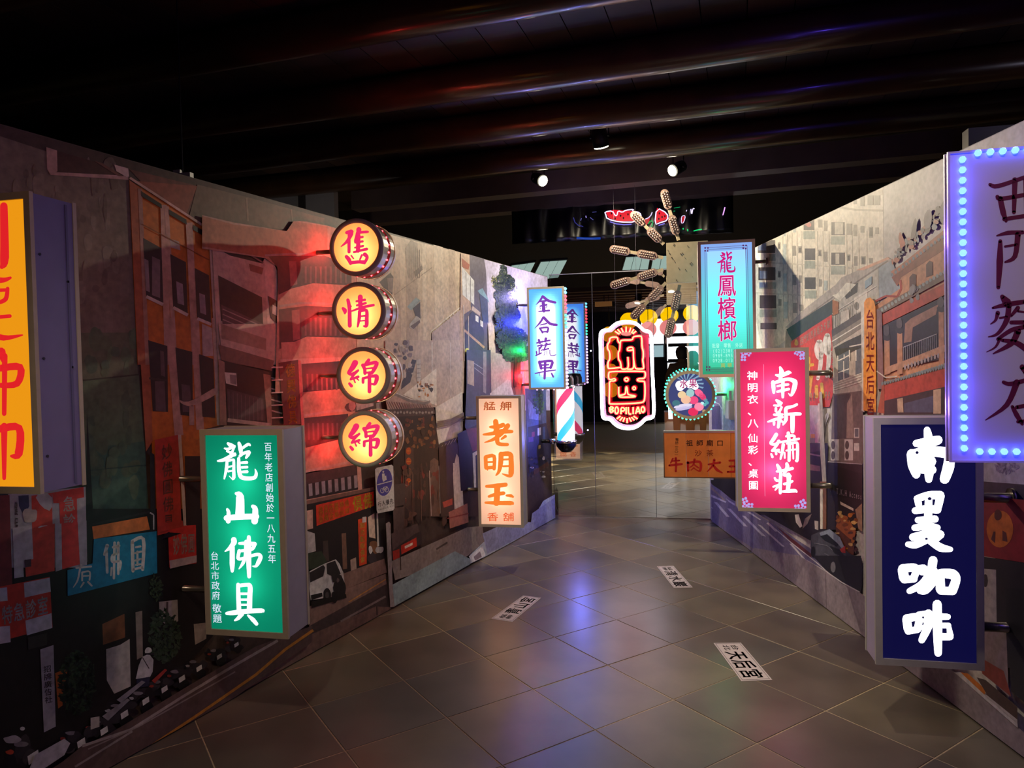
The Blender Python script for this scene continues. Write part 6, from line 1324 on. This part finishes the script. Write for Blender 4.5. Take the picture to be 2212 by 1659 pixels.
# ------------------------------------------------------------------ hanging glossy film with neon fruit reflections
Y = 8.27
nx, nz = 60, 8; v = []; f = []
A, B = on_y(1105, 462, Y), on_y(1585, 516, Y); zt = BZ + .04; zb = on_y(1340, 514, Y).z
for j in range(nz + 1):
    for i in range(nx + 1):
        u = i / nx; w_ = j / nz
        v.append((A.x + (B.x - A.x) * u, Y + .018 * math.sin(u * 37 + w_ * 3) * (1 - w_ * .4) + .01 * math.sin(u * 83), zt + (zb - zt) * w_ - .012 * u))
for j in range(nz):
    for i in range(nx): k = j * (nx + 1) + i; f.append((k, k + nx + 1, k + nx + 2, k + 1))
film = obj('hanging_film', v, f, mat('black_film', '#07070c', .28, spec=.5), None, True); tag(film, 'glossy black film hanging across under the far beam', 'film')
film.modifiers.new('thickness', 'SOLIDIFY').thickness = .003
YN = Y - .05
def neon_thing(name, lab, cat, items, group=None):  # glowing shapes added to stand for neon reflected in the film
    r = None
    for kind, t, col, s, rad in items:
        q = [(1100 + float(a.split(',')[0]) / 5.027, 270 + float(a.split(',')[1]) / 5.027) for a in t.split()]
        if r is None: r = empty(name, on_y(*q[0], YN), lab, cat, group)
        if kind == 'fill': print_polys('red_flesh', [q], lambda a, b: on_y(a, b, YN + .004), Vector(), glint(col, s), r)
        elif kind == 'seed':
            for (x, y) in q: print_polys('seed', [[(x + 1.6 * math.cos(k * .8), y + 2.6 * math.sin(k * .8)) for k in range(8)]], lambda a, b: on_y(a, b, YN + .002), Vector(), mat('seed_black', '#120406', .5), r)
        else:
            qq = chaikin(q, 1, kind == 'loop'); MB().tube([on_y(a, b, YN) for a, b in qq], rad, 6, kind == 'loop').build('neon_tube', glint(col, s), r, True)
            if not any(c.name.startswith('thread') for c in r.children):
                p = on_y(*q[0], YN); MB().tube([p, (p.x, p.y, BZ + .03)], .0015, 5).build('thread', m_black, r)
    return r
WHT = '#e0d0ff'
neon_thing('reflected_watermelon', 'reflection of a neon watermelon half with white outline, left of the sunburst paddle', 'neon sign', [('fill', '1050,950 1130,920 1340,935 1430,990 1360,1040 1200,1050 1080,1010', '#e8102a', 1.0, 0), ('loop', '1035,945 1120,930 1150,985 1170,985 1180,930 1230,950 1260,925 1360,915 1330,935 1420,950 1435,1000 1370,1055 1200,1055 1060,1020 1050,975', WHT, 1.8, .006), ('line', '1060,1040 1200,1085 1370,1075', '#8a80ff', .9, .005), ('seed', '1110,960 1210,985 1240,1010 1150,1015 1290,970 1330,1000', 0, 0, 0)], 'neon fruit seen in the film')
neon_thing('reflected_watermelon_slice', 'reflection of a triangular neon watermelon slice between two sunburst paddles', 'neon sign', [('fill', '1605,900 1715,965 1720,1020 1585,1070', '#e8102a', 1.0, 0), ('loop', '1600,895 1720,960 1722,1035 1640,1060 1580,1085', WHT, 1.8, .006), ('line', '1590,1100 1720,1060', '#8a80ff', .9, .005), ('seed', '1630,960 1660,1000 1625,1020 1690,990', 0, 0, 0)], 'neon fruit seen in the film')
neon_thing('reflected_strawberry', 'reflection of a small red neon fruit with green leaf chain', 'neon sign', [('fill', '1465,1030 1530,1000 1520,1050 1490,1090', '#d81026', .7, 0), ('line', '1460,1030 1530,1000 1560,930', WHT, 1.2, .005), ('line', '1500,1090 1540,1030 1560,1060 1540,1120', '#10c060', .9, .005)], 'neon fruit seen in the film')
neon_thing('reflected_cherry', 'reflection of a tiny red neon fruit with white outline right of the sunburst', 'neon sign', [('fill', '1875,1000 1910,985 1895,1060 1870,1070', '#d81026', .8, 0), ('loop', '1870,1000 1885,985 1915,985 1895,1060 1868,1070', WHT, 1.3, .004)], 'neon fruit seen in the film')
neon_thing('reflected_squiggle', 'reflection of a small white violet neon squiggle right of the sunburst', 'neon sign', [('line', '1970,890 1980,985 1995,900 2015,915', WHT, 1.6, .005), ('line', '1920,945 1932,915', WHT, 1.2, .004)], 'neon fruit seen in the film')
neon_thing('reflected_leaf_chain', 'reflection of a broken green neon leaf line right of the sunburst', 'neon sign', [('line', '1885,1112 1892,1142', '#10d070', 1.4, .005), ('line', '1935,1120 1942,1165', '#10d070', 1.4, .005), ('line', '1990,1155 2040,1140 2110,1130', '#10d070', 1.4, .005)], 'neon fruit seen in the film')
neon_thing('reflected_leaf', 'reflection of two short green neon dashes beside the upright sunburst paddle', 'neon sign', [('line', '1775,905 1830,895 1865,890', '#10a060', .7, .004), ('line', '1775,940 1810,930', '#10a060', .7, .004)], 'neon fruit seen in the film')
neon_thing('reflected_banana', 'reflection of a slim violet neon curve above the cyan sign', 'neon sign', [('loop', '2325,960 2345,880 2335,930 2318,985', '#e0a0ff', 1.5, .005)], 'neon fruit seen in the film')
neon_thing('reflected_citrus', 'reflection of a faint violet neon citrus with spokes at the left of the film', 'neon sign', [('line', '690,980 720,1080 830,1110', '#5050c0', .35, .005), ('line', '830,975 838,1020', '#b0a0ff', .8, .005), ('line', '860,990 930,1045', '#7070d0', .5, .004), ('line', '790,1000 770,1050', '#7070d0', .6, .004), ('line', '880,950 970,940', '#6060c0', .4, .004)], 'neon fruit seen in the film')
neon_thing('neon_bar', 'short blue neon bar below the black film', 'neon sign', [('line', '690,1225 860,1235 1035,1230', '#1a50c8', .55, .012)], 'neon fruit seen in the film')

# ------------------------------------------------------------------ lanterns behind the glass
def lantern(px, Y, rpx, col, s, lab, cat='lantern', grp=None, sq=.95):
    c = on_y(*px, Y); R = rpx * Y * .98 / FPX
    r = empty('paper_lantern', c - Vector((0, 0, R * sq)), lab, cat, grp); n = 24; prof = []
    mb = MB(); rows = 10; base = []
    for j in range(rows + 1):
        t = -math.pi / 2 * .86 + math.pi * .86 * j / rows; rr, zz = R * math.cos(t), R * sq * math.sin(t)
        for k in range(n): q = 2 * math.pi * k / n; f_ = 1 - .035 * (k % 2); mb.v.append(c + Vector((rr * f_ * math.cos(q), rr * f_ * math.sin(q), zz)))
    for j in range(rows):
        for k in range(n): mb.f.append((j * n + k, j * n + (k + 1) % n, (j + 1) * n + (k + 1) % n, (j + 1) * n + k))
    mb.build('paper_shade', glint(col, s), r, True)
    for sg in (-1, 1): MB().lathe(c, [(R * .28, sg * R * sq * .86), (R * .28, sg * R * sq * 1.0), (.001, sg * R * sq * 1.0)], 12).build('cap', mat('lantern_cap', '#8a2a1c', .6), r)
    MB().tube([c + Vector((0, 0, R * sq)), Vector((c.x, c.y, 3.22 if 'string' not in lab or 'top' in lab else c.z + R * sq + .02))], .006, 5).build('cord', m_black, r)
for i, (p, w_) in enumerate((((1358, 693), 'leftmost'), ((1401, 686), 'second from left'), ((1446, 681), 'third from left'), ((1495, 677), 'rightmost'))):
    lantern(p, 14, 19, '#ffc400', 1.9, '%s yellow lantern in the upper row behind the glass' % w_, grp='yellow lanterns behind the glass')
for i, (p, w_) in enumerate((((1400, 712), 'left'), ((1443, 708), 'middle'), ((1493, 707), 'right'))):
    lantern(p, 13.6, 18, '#f08a86', 1.7, '%s pink lantern of the lower row behind the glass' % w_, grp='pink lanterns behind the glass')
for i, w_ in enumerate(('top', 'second', 'third', 'lowest')):
    lantern((1316 + i, 722 + i * 40), 13, 17.5, '#f0a81a', 1.7, '%s yellow lantern of the string seen through the neon sign' % w_, grp='lantern string behind the neon sign', sq=.98)

# ------------------------------------------------------------------ two visitors far behind the glass
def figure(lab, x, Y, H, jacket, lean=0):
    r = empty('person', (x, Y, 0), lab, 'person', None)
    s = H / 1.75
    J = dict(pelvis=(0, 0, .95), belly=(0, 0, 1.12), chest=(0, .01, 1.32), neck=(lean * .4, 0, 1.48), head=(lean, 0, 1.58), crown=(lean * 1.1, 0, 1.70),
             shl=(-.17, 0, 1.42), ell=(-.24, .03, 1.16), wrl=(-.19, .16, .98), shr=(.17, 0, 1.42), elr=(.24, .03, 1.16), wrr=(.19, .16, .98),
             hil=(-.09, 0, .90), knl=(-.10, .02, .50), anl=(-.10, -.02, .08), tol=(-.11, .12, .04), hir=(.09, 0, .90), knr=(.10, .02, .50), anr=(.10, -.02, .08), tor=(.11, .12, .04))
    R = dict(pelvis=.15, belly=.15, chest=.17, neck=.06, head=.085, crown=.07, shl=.085, ell=.06, wrl=.045, shr=.085, elr=.06, wrr=.045, hil=.10, knl=.065, anl=.045, tol=.04, hir=.10, knr=.065, anr=.045, tor=.04)
    E = [('pelvis', 'belly'), ('belly', 'chest'), ('chest', 'neck'), ('neck', 'head'), ('head', 'crown'), ('chest', 'shl'), ('shl', 'ell'), ('ell', 'wrl'), ('chest', 'shr'), ('shr', 'elr'), ('elr', 'wrr'), ('pelvis', 'hil'), ('hil', 'knl'), ('knl', 'anl'), ('anl', 'tol'), ('pelvis', 'hir'), ('hir', 'knr'), ('knr', 'anr'), ('anr', 'tor')]
    # hands: palm with five short finger chains
    for sd, wv in (('l', 'wrl'), ('r', 'wrr')):
        w0 = Vector(J[wv]); pn = 'palm' + sd; J[pn] = tuple(w0 + Vector((0, .07, -.03))); R[pn] = .03; E.append((wv, pn))
        for k in range(5):
            a = 'f%s%d' % (sd, k); b = 'g%s%d' % (sd, k); off = (k - 2) * .018
            J[a] = tuple(Vector(J[pn]) + Vector((off, .035, -.012 if k else .01))); J[b] = tuple(Vector(J[a]) + Vector((off * .3, .03, -.025))); R[a] = .009; R[b] = .008; E += [(pn, a), (a, b)]
    names = list(J); me = bpy.data.meshes.new('body'); me.from_pydata([tuple(Vector(J[k]) * s) for k in names], [(names.index(a), names.index(b)) for a, b in E], [])
    me.materials.append(jacket); o = bpy.data.objects.new('body', me); COL.objects.link(o); o.parent = r
    o.modifiers.new('skin', 'SKIN'); sk = me.skin_vertices
    if not sk:
        bm = bmesh.new(); bm.from_mesh(me); bm.verts.layers.skin.verify(); bm.to_mesh(me); bm.free(); sk = me.skin_vertices
    for i, k in enumerate(names): sk[0].data[i].radius = (R[k] * s, R[k] * s * (.72 if k in ('chest', 'belly', 'pelvis') else 1)); sk[0].data[i].use_root = (k == 'pelvis')
    ss = o.modifiers.new('smooth', 'SUBSURF'); ss.levels = 1; ss.render_levels = 2
    hm = MB(); hc = Vector((x + lean * s, Y - .012, 1.655 * s))
    hm.lathe(hc, [(.0001, -.11 * s), (.07 * s, -.10 * s), (.098 * s, -.04 * s), (.104 * s, .02 * s), (.088 * s, .075 * s), (.05 * s, .105 * s), (.0001, .112 * s)], 18)
    hm.build('hair', mat('black_hair', '#120d0c', .6), r, True)
p = on_y(1473, 752, 13); figure('dark-haired visitor in a brown jacket seen from behind beyond the glass', p.x, 13, p.z + .02, mat('brown_jacket', '#4a3628', .8, noise=.15, nscale=12), .0)
p = on_y(1489, 762, 13.5); figure('second visitor in dark clothes partly hidden beyond the brown jacket', p.x + .12, 13.5, p.z + .02, mat('dark_jacket', '#2c2422', .8, noise=.15, nscale=12), -.06)

# ------------------------------------------------------------------ stickers on the floor
def sticker(lab, quad, small, big, Z=(1000, 1100, 2.4577)):
    q = [on_z(Z[0] + a / Z[2], Z[1] + b / Z[2], .0022) for a, b in quad]; c = sum(q, Vector()) / 4; c.z = 0
    r = empty('floor_sticker', c, lab, 'sticker', 'white lettered floor stickers')
    obj('sheet', q + [Vector((p.x, p.y, .0005)) for p in q], [(0, 1, 2, 3), (7, 6, 5, 4)] + [(k, 4 + k, 4 + (k + 1) % 4, (k + 1) % 4) for k in range(4)], mat('sticker_white', '#b8aeac', .5), r)
    Q = [(Vector(p.xy)) for p in q]
    def sub(u0, v0, u1, v1):
        g = lambda u, w_: tuple(Q[0].lerp(Q[1], u).lerp(Q[3].lerp(Q[2], u), w_))
        return [g(u0, v0), g(u1, v0), g(u1, v1), g(u0, v1)]
    ink = mat('sticker_ink', '#3c2a34', .6); P3 = lambda x, y: Vector((x, y, .0028))
    print_polys('big_lettering', text_polys(big, sub(.24, .12, .96, .88), False, .03, .03), P3, Vector(), ink, r)
    print_polys('small_lettering', text_polys(small, sub(.06, .2, .22, .8), True, .015, .06), P3, Vector(), ink, r)
    e = []
    for (u0, v0, u1, v1) in ((.02, .05, .98, .065), (.02, .935, .98, .95), (.02, .05, .027, .95), (.973, .05, .98, .95)): e.append(sub(u0, v0, u1, v1))
    print_polys('border_line', e, P3, Vector(), ink, r)
sticker('white floor sticker with three dark characters left of the blue reflection', ((150, 580), (320, 458), (415, 470), (262, 597)), '艋舺', '青山宮')
sticker('smaller white floor sticker in the middle distance', ((1117, 300), (1220, 415), (1120, 418), (1030, 303)), '艋舺', '清水巖')
sticker('nearest white floor sticker in front of the navy sign', ((1475, 708), (1642, 905), (1478, 912), (1330, 710)), '台北', '天后宮')
c = on_z(1142, 1690); o = MB().lathe((c.x, c.y, 0), [(.055, .0005), (.055, .0022), (.0001, .0022)], 32).build('round_floor_sticker', mat('sticker_white', '#b8aeac'), None); tag(o, 'round white floor sticker cut by the bottom edge', 'sticker')

# ------------------------------------------------------------------ power box and cable by the right wall end
Yj = 7.05
p = Vector((rx(Yj), Yj, 0)); a = on_right(1592, 905)
o = empty('junction_box', on_right(1583, 905), 'small pale junction box on the right wall, lit green by the fruit sign', 'electric box')
c = on_right(1583, 885); t = Vector((RA, 1, 0)).normalized()
MB().obox(c + NR * .025, t * .06, NR * .025, Vector((0, 0, .085))).build('case', mat('pvc_grey', '#b8b8b8', .5), o); MB().obox(c + NR * .052, t * .052, NR * .003, Vector((0, 0, .075))).build('lid', mat('pvc_grey2', '#c8c8c8', .5), o)
MB().tube([c + Vector((0, 0, .08)) + NR * .02, c + Vector((0, 0, .17)) + NR * .02], .012, 8).build('conduit', mat('pvc_grey', '#b8b8b8'), o)
